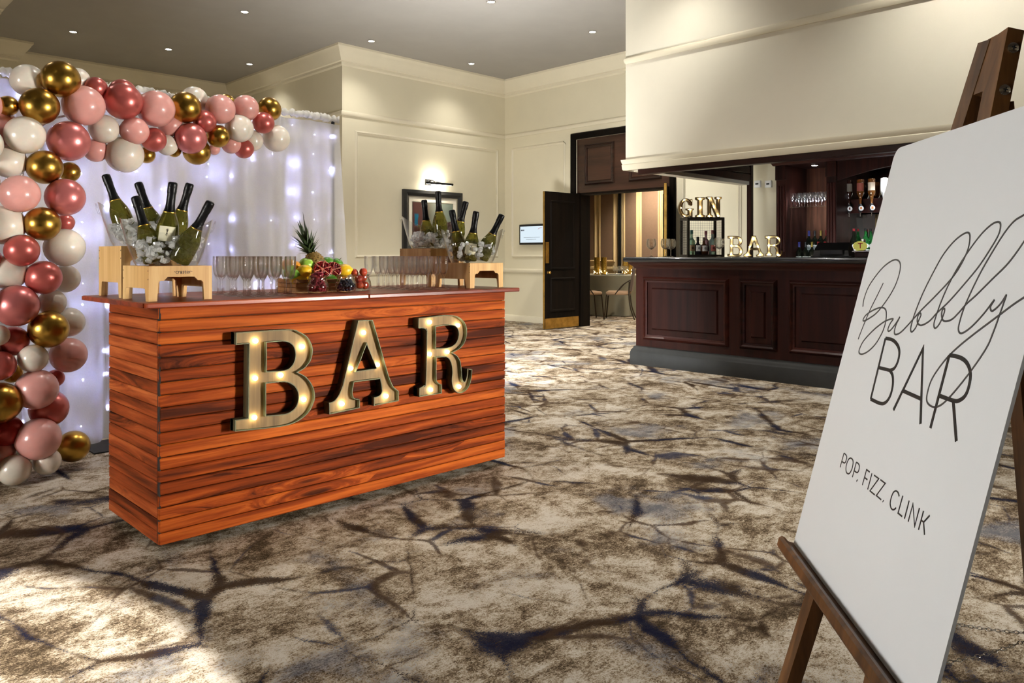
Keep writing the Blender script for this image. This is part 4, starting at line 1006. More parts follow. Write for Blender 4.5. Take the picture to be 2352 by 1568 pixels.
obj('arm', MB().tube(smooth_path([(xm-.1, YW-.16, zc+.015), (xm-.1, YW-.1, zc+.05), (xm-.1, YW-.01, zc+.03)], 4), .008, 8).tube([(xm+.02, YW-.16, zc+.015), (xm-.08, YW-.06, zc+.05)], .006, 6), M['blackmetal'], pl, 60)
obj('wall_plate', MB().box(xm-.16, xm-.04, YW-.012, YW-.0005, zc-.02, zc+.07, .003), M['blackmetal'], pl)
obj('tube_lamp', MB().tube([(q0.x+.02, YW-.152, zc-.013), (q1.x-.02, YW-.152, zc-.013)], .006, 8), glow('picture_lamp_tube', (1, .9, .72), 30), pl, 60)
add_light('picture_lamp_beam', 'AREA', (xm, YW-.14, zc-.03), 2.5, (1, .9, .74), (xm, YW, zc-.35), shape='RECTANGLE', size=.4, size_y=.02)
add_light('picture_lamp_glow', 'AREA', (xm, YW-.13, zc+.035), 2.5, (1, .92, .78), (xm, YW, zc+.12), shape='RECTANGLE', size=.3, size_y=.02)
ya, yb = PX(1197, 540, XC).y, PX(1256, 540, XC).y; za, zz = 1.295, 1.635
scn = thing('wall_screen', 'small black-framed information screen on the wall beside the doors', 'screen', (XC, (ya+yb)/2, za))
obj('bezel', MB().box(XC-.05, XC-.02, yb, ya, za, zz, .006), M['black'], scn)
obj('wall_mount', MB().box(XC-.02, XC, yb+.12, ya-.12, za+.08, zz-.08), M['black'], scn)
obj('display', MB().box(XC-.0515, XC-.05, yb+.03, ya-.03, za+.035, zz-.035), glow('screen_glow', (.72, .84, .92), .9), scn)
def flat_text(s, size, m, loc, parent, rot, label=None, nm='lettering'):
    me = text_mesh(s, size, .0003); me.materials.append(m); o = obj(nm, me, None, parent); o.location = V(loc)-parent.location; o.rotation_euler = rot; return o
SR = (pi/2, 0, -pi/2); SI = mat('screen_ink', (.12, .14, .2), .6); SRD = mat('screen_red_ink', (.5, .05, .06), .6)
flat_text('\u25a0\u25a0\u25a0', .03, SI, (XC-.0522, ya-.085, zz-.10), scn, SR)
obj('swirl_mark', MB().tube(smooth_path([(XC-.0522, yb+.15, zz-.085), (XC-.0522, yb+.13, zz-.075), (XC-.0522, yb+.10, zz-.066), (XC-.0522, yb+.06, zz-.064)], 4), .003, 5), SRD, scn)
obj('text_line', MB().box(XC-.0521, XC-.0516, yb+.11, ya-.11, za+.118, za+.122).box(XC-.0521, XC-.0516, yb+.19, ya-.17, za+.088, za+.092), SI, scn)

# ================================================================== THE BUILT-IN BAR
M['blacktop'] = mat('black_bar_top', (.012, .013, .015), .22, coat=.4, var=.2); M['plinth'] = mat('black_painted_plinth', (.022, .023, .022), .45, var=.15, vs=8)
M['mahY'] = woodmat('red_mahogany_rail', s2l(30, 12, 9), s2l(50, 21, 16), s2l(68, 30, 22), 'Y', .36, .08, .6, False, .04, spec=.18)
M['mahZ'] = woodmat('red_mahogany_panel', s2l(32, 13, 10), s2l(46, 20, 16), s2l(58, 26, 20), 'Z', .42, .05, .6, False, .04, spec=.14)
CTZ, CXF, CY_L, CY_R = 1.102, 6.44, 4.71, -1.6
bc = thing('bar_counter', 'long built-in mahogany bar counter with raised panels, black top and black plinth', 'bar counter', (6.74, 1.6, 0))
obj('body', MB().box(CXF, 7.05, CY_R, CY_L, .02, 1.03), M['mahZ'], bc)
obj('plinth', MB().sweep([(7.05, CY_L, 0), (CXF, CY_L, 0), (CXF, CY_R, 0)], [(0, 0), (.045, 0), (.045, .13), (.04, .137), (.038, .15), (.022, .17), (.018, .185), (.005, .192), (0, .192)], [(0, 1, 0), (-1, 1, 0), (-1, 0, 0)]), M['plinth'], bc, 40)
obj('cornice', MB().sweep([(7.05, CY_L, 0), (CXF, CY_L, 0), (CXF, CY_R, 0)], [(0, .985), (.012, .985), (.016, 1.0), (.04, 1.02), (.05, 1.03), (.055, 1.04), (.06, 1.049), (0, 1.049)], [(0, 1, 0), (-1, 1, 0), (-1, 0, 0)]), M['mahY'], bc, 40)
tp = MB(); pr = [(.0, 1.05), (.08, 1.05), (.09, 1.056), (.096, 1.068), (.097, 1.08), (.09, 1.095), (.078, 1.102), (0, 1.102)]
tp.sweep([(7.05, CY_L, 0), (CXF, CY_L, 0), (CXF, CY_R, 0)], pr, [(0, 1, 0), (-1, 1, 0), (-1, 0, 0)]); tp.box(CXF-.01, 7.14, CY_R, CY_L+.01, 1.05, 1.1015)
obj('countertop', tp, M['blacktop'], bc, 40)
fP = lambda a, z, o: (CXF-o, a, z)
def raised(y1, y0, z0=.262, z1=.902):
    p = obj('panel_moulding', MB(), None, bc) if False else frame_mould(bc, fP, y0, y1, z0, z1, .055, .03, 'panel_moulding', M['mahY'])
    i = .055; k = .05
    vs = [(CXF-.001, y0+i, z0+i), (CXF-.001, y1-i, z0+i), (CXF-.001, y1-i, z1-i), (CXF-.001, y0+i, z1-i)]
    g = i+k*1.1; vs += [(CXF-.004, y0+g, z0+g), (CXF-.004, y1-g, z0+g), (CXF-.004, y1-g, z1-g), (CXF-.004, y0+g, z1-g)]
    g2 = g+.012; vs += [(CXF-.022, y0+g2, z0+g2), (CXF-.022, y1-g2, z0+g2), (CXF-.022, y1-g2, z1-g2), (CXF-.022, y0+g2, z1-g2)]
    fs = [(8, 9, 10, 11)]
    for b in (0, 4):
        for c in range(4): d = (c+1) % 4; fs.append((b+c, b+d, b+4+d, b+4+c))
    fs.append((3, 2, 1, 0)); obj('raised_field', MB().add(vs, fs), M['mahZ'], bc)
yy = 4.62
for wv in (.97, .367, .97, .367, .97, .367, .97):
    raised(yy, yy-wv); yy -= wv+.108

# ------------------------------------------------------------------ back bar
BXF = 8.55
P8 = lambda x, X=BXF: PX(x, 450, X).y
bb = thing('back_bar_cabinet', 'dark mahogany back bar with fluted pilasters, glass shelf and mirror', 'back bar', (8.85, 2.7, 0))
yl0, yl1, yl2, yl3 = P8(1783), P8(1805), P8(1898), P8(1921); yr0, yr1, yr2, yr3 = 2.0, 1.88, 1.40, 1.28
obj('base_cabinet', MB().box(8.32, 9.17, yr3, yl0, .0, .93).box(8.30, 9.17, yr3-.02, yl0+.02, .93, .965), M['dark'], bb)
def pilaster(ya, yb):
    p = obj('pilaster', MB().box(BXF, 9.16, yb, ya, .965, 2.17), M['dark'], bb)
    w_ = ya-yb; n = 3
    for i in range(n):
        y = yb+w_*(i+.7)/(n+.4); obj('flute', MB().tube([(BXF-.001, y, 1.16), (BXF-.001, y, 1.93)], w_*.13, 8), M['mahZ'], p, 60)
    obj('capital', MB().box(BXF-.02, BXF+.01, yb-.006, ya+.006, 2.0, 2.17, .004), M['dark'], p); obj('pilaster_base', MB().box(BXF-.015, BXF+.01, yb-.006, ya+.006, .965, 1.1, .004), M['dark'], p)
for a, b in ((yl0, yl1), (yl2, yl3), (yr0, yr1), (yr2, yr3)): pilaster(a, b)
M['niche'] = woodmat('lit_niche_wood', s2l(58, 32, 22), s2l(88, 52, 38), s2l(112, 70, 52), 'Z', .4, .1, .6, False, .03)  # mahogany lightened in colour, standing for light on the niche back
obj('niche_back', MB().box(9.10, 9.16, yl2, yl1, .965, 2.2), M['niche'], bb); obj('niche_back', MB().box(9.10, 9.16, yr2, yr1, .965, 2.2), M['niche'], bb)
obj('ceiling_board', MB().box(BXF, 9.16, yr3, yl0, 2.17, 2.2), M['dark'], bb)
obj('cornice', MB().sweep([(9.16, yl0, 2.17), (BXF, yl0, 2.17), (BXF, yr3, 2.17)], [(0, 0), (.03, 0), (.04, .02), (.07, .05), (.1, .07), (.1, .1), (.12, .13), (.12, .15), (0, .15)], [(0, 1, 0), (-1, 1, 0), (-1, 0, 0)]), M['mahY'], bb, 40)
# arched header over the middle bay
L_ = yl3-yr0; pts = [(0, 0), (0, .22), (L_, .22), (L_, 0)]+[(L_*(1-i/16), .13*sin(pi*i/16)) for i in range(1, 16)]
obj('arched_header', MB().prism(pts, lambda a, b: (BXF+.02, yr0+a, 1.95+b), lambda a, b: (BXF+.05, yr0+a, 1.95+b)), M['dark'], bb)
obj('mirror', MB().box(9.12, 9.135, yr0, yl3, 1.12, 2.1), mat('bar_mirror', (.8, .8, .78), .03, 1.0, var=.02), bb)
obj('back_board', MB().box(9.136, 9.16, yr0, yl3, .965, 2.17), M['dark'], bb)
obj('step_shelf', MB().box(8.92, 9.10, yl2, yl1, .965, 1.10), M['dark'], bb); obj('step_shelf', MB().box(8.80, 9.12, yr0, yl3, .965, 1.12), M['dark'], bb)
M['shelfglass'] = thinglass('green_edge_shelf_glass', (.86, .95, .93), 1.6)
obj('glass_shelf', MB().box(8.60, 9.09, yl2+.002, yl1-.002, 1.672, 1.682), M['shelfglass'], bb); obj('glass_shelf', MB().box(8.60, 9.09, yr2+.002, yr1-.002, 1.672, 1.682), M['shelfglass'], bb)
def small_spot(x, y, z, wt, label):
    t = downlight(x, y, label, wt, 100, .8, z=z, name='cabinet_downlight', group='small lights in the back bar', color=(.86, .92, 1))
small_spot(8.72, (yl1+yl2)/2-.03, 2.168, 80, 'small bright downlight inside the fluted niche of the back bar')
small_spot(8.72, P8(2043, 8.72), 2.168, 60, 'small bright downlight above the inverted spirit bottles')
small_spot(8.74, 2.55, 2.168, 30, 'small back bar downlight hidden behind the white sign')
# two white switch boxes on the wall beside the back bar
for px_, lab in ((1742, 'small white wall switch box nearer the dark post'), (1767, 'small white wall switch box nearer the fluted pilaster')):
    q = PX(px_, 423, XC); t = thing('switch_box', lab, 'switch', q, 0, 'wall switch boxes')
    obj('box', MB().box(XC-.04, XC, q.y-.043, q.y+.043, q.z-.045, q.z+.045, .006), M['white'], t); obj('rocker', MB().box(XC-.044, XC-.04, q.y-.02, q.y+.02, q.z-.008, q.z+.012), M['black'], t)
# stemmed glasses on the shelf
WG = [(0, 0), (.031, 0), (.032, .002), (.02, .004), (.006, .008), (.0045, .02), (.0045, .055), (.008, .062), (.022, .075), (.0315, .1), (.032, .125), (.027, .165), (.0262, .165), (.031, .125), (.0305, .1), (.021, .077), (.006, .066), (0, .065)]
SG = MB().lathe(WG, 14, cap=False).mesh('stemmed_glass', None, 60); M['barglass'] = thinglass('bright_bar_glass', (.97, .98, .99), 3.2, .12); SG.materials.append(M['barglass'])
for j in range(3):
    for i in range(7):
        o = bpy.data.objects.new('stemmed_glass', SG); COL.objects.link(o); o.location = (8.66+j*.085, yl2+.037+i*(yl1-yl2-.074)/6+rnd.uniform(-.003, .003), 1.6823)
        tag(o, 'stemmed glass in the rows on the lit glass shelf', 'glass', 'glasses on the back bar shelf')
# wine bottles
M['wineglass'] = mat('dark_wine_glass', (.008, .010, .006), .08, coat=.5); M['wlabel'] = mat('white_wine_label', (.75, .74, .7), .6, var=.03)
CAPC = {'blue': mat('blue_capsule', s2l(40, 44, 120), .35), 'dark': mat('black_capsule', (.01, .01, .01), .35), 'gold': mat('gold_capsule', s2l(150, 130, 60), .35, .6), 'red': mat('red_capsule', s2l(130, 26, 32), .35)}
WB = MB().lathe([(0, 0), (.034, 0), (.037, .004), (.037, .185), (.034, .2), (.022, .22), (.0145, .235), (.0135, .25), (.0135, .305), (0, .305)], 18).mesh('glass', None, 50); WB.materials.append(M['wineglass'])
CP = MB().lathe([(.0143, .25), (.0143, .302), (.015, .303), (.015, .311), (.013, .313), (0, .313)], 16, cap=False).mesh('capsule', None, 50)
WL = arc_label(.0372, .05, .14, 1.1, 10).mesh('paper_label', None, 40); WL.materials.append(M['wlabel'])
WL2 = MB()
for z in (.115, .1, .075): WL2.add(*(lambda m_: (m_.v, m_.f))(arc_label(.0379, z, z+.006, .5, 6, t=.0002)))
WL2 = WL2.mesh('label_print', None, 40); WL2.materials.append(M['ink'])
def wine(y, x, z, cap, label, group):
    t = thing('wine_bottle', label, 'bottle', (x, y, z), radians(-90+rnd.uniform(-12, 30)), group); obj('glass', WB, None, t)
    me = CP.copy(); me.materials.append(CAPC[cap]); obj('capsule', me, None, t); lb = obj('paper_label', WL, None, t); obj('label_print', WL2, None, lb); return t
ordn = ['first', 'second', 'third', 'fourth', 'fifth', 'sixth', 'seventh']
for i, cname in enumerate(('blue', 'dark', 'gold', 'red', 'red', 'dark')):
    wine(yl1-.045-i*(yl1-yl2-.09)/5, 8.80, .966, cname, f'wine bottle with {cname} capsule, {ordn[i]} from the left in the niche front row', 'wine bottles in the back bar niche')
for i, cname in enumerate(('blue', 'dark', 'gold', 'red', 'red', 'dark')):
    wine(yl1-.075-i*(yl1-yl2-.12)/5, 9.0, 1.101, cname, f'wine bottle with {cname} capsule, {ordn[i]} from the left in the raised niche back row', 'wine bottles in the back bar niche')
# optics: spirit bottles hung upside down with measures
rl = thing('optic_rail', 'brown wooden rail holding the upside-down spirit bottles', 'rail', (8.98, 2.7, 1.6))
obj('rail_board', MB().box(8.93, 8.97, yr0+.05, PX(1928, 460, 8.95).y, 1.60, 1.76, .004), M['mahY'], rl)
for y in (PX(1935, 460, 8.95).y, 2.7, yr0+.12): obj('rail_bracket', MB().box(8.97, 9.12, y-.02, y+.02, 1.62, 1.74), M['dark'], rl)
M['optw'] = mat('optic_white', (.85, .85, .84), .3)
def optic(px_, liquid, labcol, name_lab, white=False):
    y = PX(px_, 440, 8.88).y; t = thing('spirit_bottle', name_lab, 'bottle', (8.88, y, 1.58), 0, 'upside-down spirit bottles on the optic rail')
    gm = M['optw'] if white else mat('spirit_glass', liquid, .05, trans=.7, var=.05, coat=.4)
    obj('glass', MB().lathe([(0, .12), (.012, .12), (.014, .17), (.02, .2), (.036, .235), (.039, .25), (.039, .385), (.036, .395), (.015, .4), (0, .402)], 18).mesh('glass', None, 50), gm, t)
    ll = arc_label(.0393, .265, .355, 1.1, 10).mesh('paper_label', None, 40); ll.materials.append(mat('spirit_label', labcol, .6)); lo = obj('paper_label', ll, None, t); lo.rotation_euler = (0, 0, radians(-75))
    obj('measure', MB().lathe([(.006, .02), (.012, .03), (.022, .045), (.022, .1), (.014, .12)], 14), M['black'], t, 50, world=False)
    obj('dial', MB().lathe([(0, 0), (.026, 0), (.028, .004), (.026, .008), (0, .008)], 18, (-.022, -.02, .07), Matrix.Rotation(radians(-100), 3, 'Y')), M['optw'], t, 50, world=False)
    obj('dial_window', MB().box(-.0345, -.031, -.030, -.012, .058, .084), mat('spirit_window', tuple(min(1, c*1.5) for c in liquid), .4), t, world=False)
    obj('spout', MB().tube([(0, 0, .02), (0, 0, -.02)], .005, 8), M['chrome'], t, 60, world=False)
optic(1950, (.06, .02, .015), (.12, .10, .08), 'upside-down spirit bottle with dark liquor, first on the optic rail')
optic(1976, (.35, .12, .03), (.25, .06, .04), 'upside-down whisky bottle with oval red label, second on the optic rail')
optic(2002, (.40, .16, .04), (.6, .5, .38), 'upside-down spirit bottle with pale picture label, third on the optic rail')
optic(2031, (.7, .7, .7), (.85, .85, .85), 'white upside-down spirit bottle at the edge of the sign', True)
# green vermouth bottles
M['greenglass'] = mat('green_bottle_glass', (.03, .22, .05), .06, trans=.6, coat=.4)
VB = MB().lathe([(0, 0), (.034, 0), (.037, .004), (.037, .16), (.03, .185), (.017, .215), (.0135, .235), (.0135, .275), (0, .275)], 18).mesh('glass', None, 50); VB.materials.append(M['greenglass'])
DKB = VB.copy(); DKB.materials.clear(); DKB.materials.append(M['wineglass'])
VC = MB().lathe([(.0145, .272), (.0145, .3), (.012, .302), (0, .302)], 14).mesh('screw_cap', None, 50)
VLR = MB().lathe([(0, 0), (.026, 0), (.026, .0015), (0, .0015)], 20, (0, -.0365, .105), Matrix.Rotation(pi/2, 3, 'X')).mesh('round_label', None, 50); VLR.materials.append(M['wlabel'])
VLD = MB().lathe([(0, .0015), (.011, .0015), (.011, .0024), (0, .0024)], 16, (0, -.0365, .105), Matrix.Rotation(pi/2, 3, 'X')).mesh('emblem', None, 50); VLD.materials.append(CAPC['red'])
for px_, X, body, capc, lab in ((1961, 8.86, DKB, 'red', 'dark vermouth bottle with round white label beside the pilaster'), (1971, 8.99, VB, 'red', 'green vermouth bottle half hidden in the second row'), (1988, 8.86, VB, 'dark', 'bright green vermouth bottle with round white label'), (2000, 8.99, VB, 'dark', 'green vermouth bottle nearest the edge of the sign')):
    t = thing('vermouth_bottle', lab, 'bottle', (X, PX(px_, 540, X).y, 1.121), radians(-56), 'green vermouth bottles on the back bar')
    obj('glass', body, None, t); me = VC.copy(); me.materials.append(CAPC[capc]); obj('screw_cap', me, None, t); l = obj('round_label', VLR, None, t); obj('emblem', VLD, None, l)
    ll = arc_label(.0373, .03, .065, .8, 8).mesh('lower_label', None, 40); ll.materials.append(M['wlabel']); obj('lower_label', ll, None, t)

# ------------------------------------------------------------------ things on the built-in bar
ya, yb = PX(1872, 575, 6.98).y, PX(1966, 575, 6.98).y; zt = PX(1900, 560, 6.98).z
till = thing('till', 'black touch-screen till with its back to the room on the bar counter', 'till', (6.98, (ya+yb)/2, CTZ))
w_ = ya-yb
obj('housing', MB().prism([(0, 0), (.02, .06), (.10, zt-CTZ+.01), (.125, zt-CTZ+.005), (.16, .03), (.16, 0)], lambda a, b: (6.9+a, yb+.03+b*.25, CTZ+.002+b), lambda a, b: (6.9+a, ya-.01-b*.1, CTZ+.002+b)), M['black'], till)
obj('foot', MB().box(6.88, 7.06, yb, ya, CTZ+.0005, CTZ+.012, .004), M['black'], till)
obj('rear_cover', MB().box(6.895, 6.915, yb+.08, ya-.08, CTZ+.02, CTZ+.07, .004), M['black'], till)
me = text_mesh('MICROS', .018); me.materials.append(M['chrome']); o = obj('lettering', me, None, till); o.location = (-.012, 0, zt-CTZ-.022); o.rotation_euler = (radians(55), 0, -pi/2)
q = PX(1983, 565, 7.0)
tap = thing('beer_tap', 'beer tap with oval yellow badge lettered T', 'beer tap', (7.0, q.y, CTZ))
obj('tap_base', MB().box(6.93, 7.07, q.y-.1, q.y+.05, CTZ+.0005, CTZ+.045, .004), M['mahY'], tap); obj('drip_tray', MB().box(6.92, 7.08, q.y-.12, q.y+.07, CTZ+.0455, CTZ+.06, .004), M['chrome'], tap)
obj('tap_column', MB().tube([(7.0, q.y, CTZ+.06), (7.0, q.y, CTZ+.16)], .02, 12), M['chrome'], tap, 60)
bmx = Matrix.Rotation(radians(-60), 3, 'Z') @ Matrix.Rotation(pi/2, 3, 'X') @ Matrix.Diagonal((1.35, 1, 1))
bpos = V((6.95, q.y+.01, q.z))
bd_ = obj('badge', MB().lathe([(0, 0), (.042, 0), (.044, .004), (.042, .01), (0, .01)], 28, bpos, bmx), mat('yellow_badge', s2l(236, 232, 120), .4, em=s2l(236, 232, 120), ems=.25), tap, 50)
me = text_mesh('T', .07, .002); me.materials.append(mat('pink_red_letter', s2l(226, 70, 90), .5)); o = obj('letter_mark', me, None, tap); nv = (bmx @ V((0, 0, 1))).normalized(); o.location = bpos+nv*.0125-tap.location; o.rotation_euler = (pi/2, 0, radians(-60))
# stemmed balloon glasses
BGP = [(0, 0), (.036, 0), (.037, .002), (.02, .005), (.007, .009), (.005, .02), (.005, .07), (.010, .078), (.03, .088), (.046, .108), (.0515, .132), (.049, .158), (.041, .186), (.040, .186), (.0475, .158), (.050, .132), (.0445, .109), (.029, .0905), (.008, .081), (0, .08)]
BG = MB().lathe(BGP, 24, cap=False).mesh('gin_glass', None, 60); BG.materials.append(M['glass'])
for px_, D, lab in ((1496, 7.85, 'stemmed balloon glass standing alone near the end of the bar'), (1529, 7.80, 'stemmed balloon glass, left of the overlapping pair by the wire cage'), (1541, 7.93, 'stemmed balloon glass, right of the overlapping pair by the wire cage'), (1652, 7.42, 'stemmed balloon glass before the right post of the wire cage')):
    q = PD(px_, 590, D); o = bpy.data.objects.new('gin_glass', BG); COL.objects.link(o); o.location = (q.x, q.y, CTZ+.0005); tag(o, lab, 'glass', 'balloon glasses on the bar')
# wire cage
q = PD(1612, 590, 7.80); CR = radians(-38.4)
cg = thing('wire_cage', 'square dark-framed wire mesh cage holding gin bottles on the bar', 'display cage', (q.x, q.y, CTZ+.0005), CR)
cw, cdp, ch, ct = .385, .24, .398, .024
M['cframe'] = mat('dark_bronze_frame', (.035, .028, .02), .45, .3); M['wire'] = mat('thin_wire', (.06, .05, .04), .4, .6)
fm = MB()
for x in (-cw/2+ct/2, cw/2-ct/2):
    for y in (-cdp/2+ct/2, cdp/2-ct/2): fm.box(x-ct/2, x+ct/2, y-ct/2, y+ct/2, 0, ch)
for z in (ct/2, ch-ct/2):
    for y in (-cdp/2+ct/2, cdp/2-ct/2): fm.box(-cw/2+ct, cw/2-ct, y-ct/2, y+ct/2, z-ct/2, z+ct/2)
    for x in (-cw/2+ct/2, cw/2-ct/2): fm.box(x-ct/2, x+ct/2, -cdp/2+ct, cdp/2-ct, z-ct/2, z+ct/2)
obj('frame', fm, M['cframe'], cg, world=False)
obj('floor_board', MB().box(-cw/2+.005, cw/2-.005, -cdp/2+.005, cdp/2-.005, .002, .02), M['cframe'], cg, world=False)
obj('top_board', MB().box(-cw/2+.002, cw/2-.002, -cdp/2+.002, cdp/2-.002, ch-.006, ch+.002), M['cframe'], cg, world=False)
def mesh_panel(fn, la, nm):
    mb = MB(); 
    for i in range(1, 14): a = -la/2+la*i/14; mb.tube([fn(a, ct), fn(a, ch-ct)], .0009, 4)
    for i in range(1, 14): z = ct+(ch-2*ct)*i/14; mb.tube([fn(-la/2, z), fn(la/2, z)], .0009, 4)
    obj(nm, mb, M['wire'], cg, None, world=False)
mesh_panel(lambda a, z: (a, cdp/2-ct/2, z), cw-2*ct, 'back_mesh')
for s in (-1, 1): mesh_panel(lambda a, z, s=s: (s*(cw/2-ct/2), a, z), cdp-2*ct, 'side_mesh')
CM = Matrix.Translation(cg.location) @ Matrix.Rotation(CR, 4, 'Z')
GB = MB().lathe([(0, 0), (.033, 0), (.036, .004), (.036, .13), (.031, .15), (.016, .168), (.0125, .18), (.0125, .215), (0, .215)], 18).mesh('glass', None, 50)
RB = MB().lathe([(0, 0), (.036, 0), (.040, .005), (.040, .08), (.034, .1), (.016, .118), (.012, .13), (.012, .15), (0, .15)], 18).mesh('glass', None, 50)
GC = MB().lathe([(.0145, 0), (.0145, .038), (.012, .04), (0, .04)], 14).mesh('stopper', None, 50)
def gin(x, y, me, col, capcol, labcol, label, sc=1.0, trans=.8, ll=(.04, .10)):
    t = thing('gin_bottle', label, 'bottle', CM @ V((x, y, .0205)), CR, 'gin bottles in the wire cage'); t.scale = (sc,)*3
    g = me.copy(); g.materials.append(mat('gin_glass_body', col, .05, trans=trans, coat=.3, var=.04)); obj('glass', g, None, t)
    top = .213 if me is GB else .148
    c = GC.copy(); c.materials.append(mat('gin_stopper', capcol, .5)); o = obj('stopper', c, None, t); o.location = (0, 0, top)
    r = .0363 if me is GB else .0403
    l = arc_label(r, *ll, .8, 8).mesh('paper_label', None, 40); l.materials.append(mat('gin_label', labcol, .5, var=.2, vs=60)); lo = obj('paper_label', l, None, t)
    e = MB().lathe([(0, 0), (.013, 0), (.013, .0012), (0, .0012)], 16, (0, -r-.0004, sum(ll)/2), Matrix.Rotation(pi/2, 3, 'X')); obj('label_emblem', e, mat('gin_emblem', tuple(.35*c_ for c_ in labcol), .5), lo, 50, world=False)
gin(-.115, -.02, GB, (.45, .75, .62), (.03, .12, .1), (.55, .36, .2), 'pale green gin bottle with dark green stopper and amber label', 1.0)
gin(-.055, -.035, RB, (.02, .02, .025), (.01, .01, .01), (.7, .7, .66), 'small black gin bottle with white label', .98, .1)
gin(.005, -.05, RB, (.08, .03, .012), (.08, .05, .03), (.6, .58, .55), 'brown apothecary gin bottle with silver label', .95, .3)
gin(.06, .045, GB, (.5, .3, .42), (.25, .06, .07), (.3, .12, .25), 'tall clear gin bottle with purple tint at the back of the cage', .98)
gin(.10, -.03, GB, (.6, .78, .72), (.3, .12, .1), (.5, .14, .1), 'large clear gin bottle with round dark red emblem', 1.0)
gin(.135, .05, GB, (.6, .72, .66), (.35, .07, .07), (.6, .6, .5), 'clear gin bottle with red stopper at the cage corner', 1.0)
# small lit letters
M['sface'] = mat('cream_letter_face', s2l(236, 220, 176), .5, var=.04); M['srim'] = mat('shadow_toned_letter_rim', s2l(132, 104, 58), .4, .5, var=.1)  # rim colour darkened for outline, standing for shadowed letter edges
M['sbulb'] = glow('small_warm_bulb', (1, .88, .6), 60)
def small_letter(ch_, label, px0, px1, D, z0, H, rz, group):
    O, Hs, bl = LOOPS[ch_]; xs = [p[0] for p in O]; zs = [p[1] for p in O]; a0, a1, b0, b1 = min(xs), max(xs), min(zs), max(zs)
    ctr = PD((px0+px1)/2, 560, D); wpx = (px1-px0)/FPX*D*.97; f = lambda p: ((p[0]-(a0+a1)/2)/(a1-a0)*wpx, (p[1]-b0)/(b1-b0)*H)
    O2 = [f(p) for p in O]; H2 = [[f(p) for p in h] for h in Hs]
    t = thing('light_up_letter', label, 'letter', (ctr.x, ctr.y, z0+.0008), rz, group); dp = .045
    obj('face', MB().prism(O2, lambda a, b: (a, -dp/2+.026, b), lambda a, b: (a, dp/2, b), H2), M['sface'], t, world=False)
    obj('rim', rim_mesh([O2]+H2, dp, .006, lambda a, b, d: (a, dp/2-d, b)), M['srim'], t, 30, world=False)
    for p in bl: a, b = f(p); obj('bulb', MB().sphere((a, -dp/2+.012, b), .0052, 10, 6), M['sbulb'], t, 180, world=False)
def unit(pts, bl): return ([(a, b) for a, b in pts], [], bl)
LOOPS['I'] = unit([(0, 0), (.5, 0), (.5, .11), (.37, .15), (.37, .85), (.5, .89), (.5, 1), (0, 1), (0, .89), (.13, .85), (.13, .15), (0, .11)], [(.25, .07), (.25, .5), (.25, .93)])
LOOPS['N'] = unit([(0, 0), (.36, 0), (.36, .1), (.26, .13), (.26, .68), (.62, 0), (.80, 0), (.80, .87), (.9, .9), (.9, 1), (.54, 1), (.54, .9), (.64, .87), (.64, .40), (.32, 1), (0, 1), (0, .9), (.1, .87), (.1, .13), (0, .1)], [(.18, .06), (.18, .93), (.45, .52), (.72, .08), (.72, .93)])
go = [(.44+.44*cos(radians(a)), .5+.5*sin(radians(a))) for a in range(38, 305, 12)]; gi = [(.44+.26*cos(radians(a)), .5+.36*sin(radians(a))) for a in range(300, 36, -12)]
LOOPS['G'] = unit(go+[(.74, .04), (.80, .0), (.84, .02), (.84, .36), (.92, .40), (.92, .47), (.46, .47), (.46, .40), (.6, .36), (.6, .18)]+gi+[(.66, .66), (.80, .62), (.83, .64), (.83, .95), (.78, .97)], [(.16, .5), (.33, .93), (.74, .86), (.33, .06), (.7, .42)])
Dg = 7.80; zg = CTZ+.0005+ch+.0025
small_letter('G', 'small lit letter G on top of the wire cage', 1558, 1593, Dg-.0, zg, .195, radians(-38), 'lit letters on the wire cage')
small_letter('I', 'small lit letter I on top of the wire cage', 1597, 1618, Dg-.01, zg, .205, radians(-38), 'lit letters on the wire cage')
small_letter('N', 'small lit letter N on top of the wire cage', 1621, 1657, Dg-.02, zg, .21, radians(-38), 'lit letters on the wire cage')
small_letter('B', 'small lit letter B standing on the built-in bar', 1671, 1706, 7.7, CTZ, .212, radians(-62), 'lit letters on the bar top')
small_letter('A', 'small lit letter A standing on the built-in bar', 1708, 1754, 7.62, CTZ, .212, radians(-62), 'lit letters on the bar top')
small_letter('R', 'small lit letter R standing on the built-in bar', 1757, 1797, 7.55, CTZ, .212, radians(-62), 'lit letters on the bar top')

# ================================================================== EASEL WITH SIGN
phi = math.atan((1329-1176)/FPX)
EA = -(RT*sin(phi)+FW*cos(phi))                    # along the sign, left to right as read (towards the camera)
EL = RT*cos(phi)-FW*sin(phi)                       # horizontal lean, away from the reader
EU = (UP+EL*.25).normalized(); EN = EA.cross(EU)
SB = PD(1822.7, 1248, 1.55)                        # lower left corner of the sign
if EN.dot(CAMP-SB) < 0: EN = -EN
SWd, SHt = .595, .822
S3 = lambda a, b, o=0.0: SB+EA*a+EU*b+EN*o
def SUV(x, y):
    v = ray(x, y); t = (SB-CAMP).dot(EN)/v.dot(EN); q = CAMP+v*t-SB; return (q.dot(EA), q.dot(EU))
M['signboard'] = mat('matt_white_sign_board', s2l(226, 225, 221), .5, var=.01); M['signink'] = mat('black_sign_ink', (.012, .012, .012), .5); M['greyink'] = mat('script_ink', (.05, .047, .045), .4)
sign = thing('sign_board', 'white board lettered Bubbly BAR, Pop. Fizz. Clink, leaning on the easel', 'sign', SB)
rc = .022; cor = lambda cx_, cy_, a0: [(cx_+rc*cos(radians(a0+15*i)), cy_+rc*sin(radians(a0+15*i))) for i in range(7)]
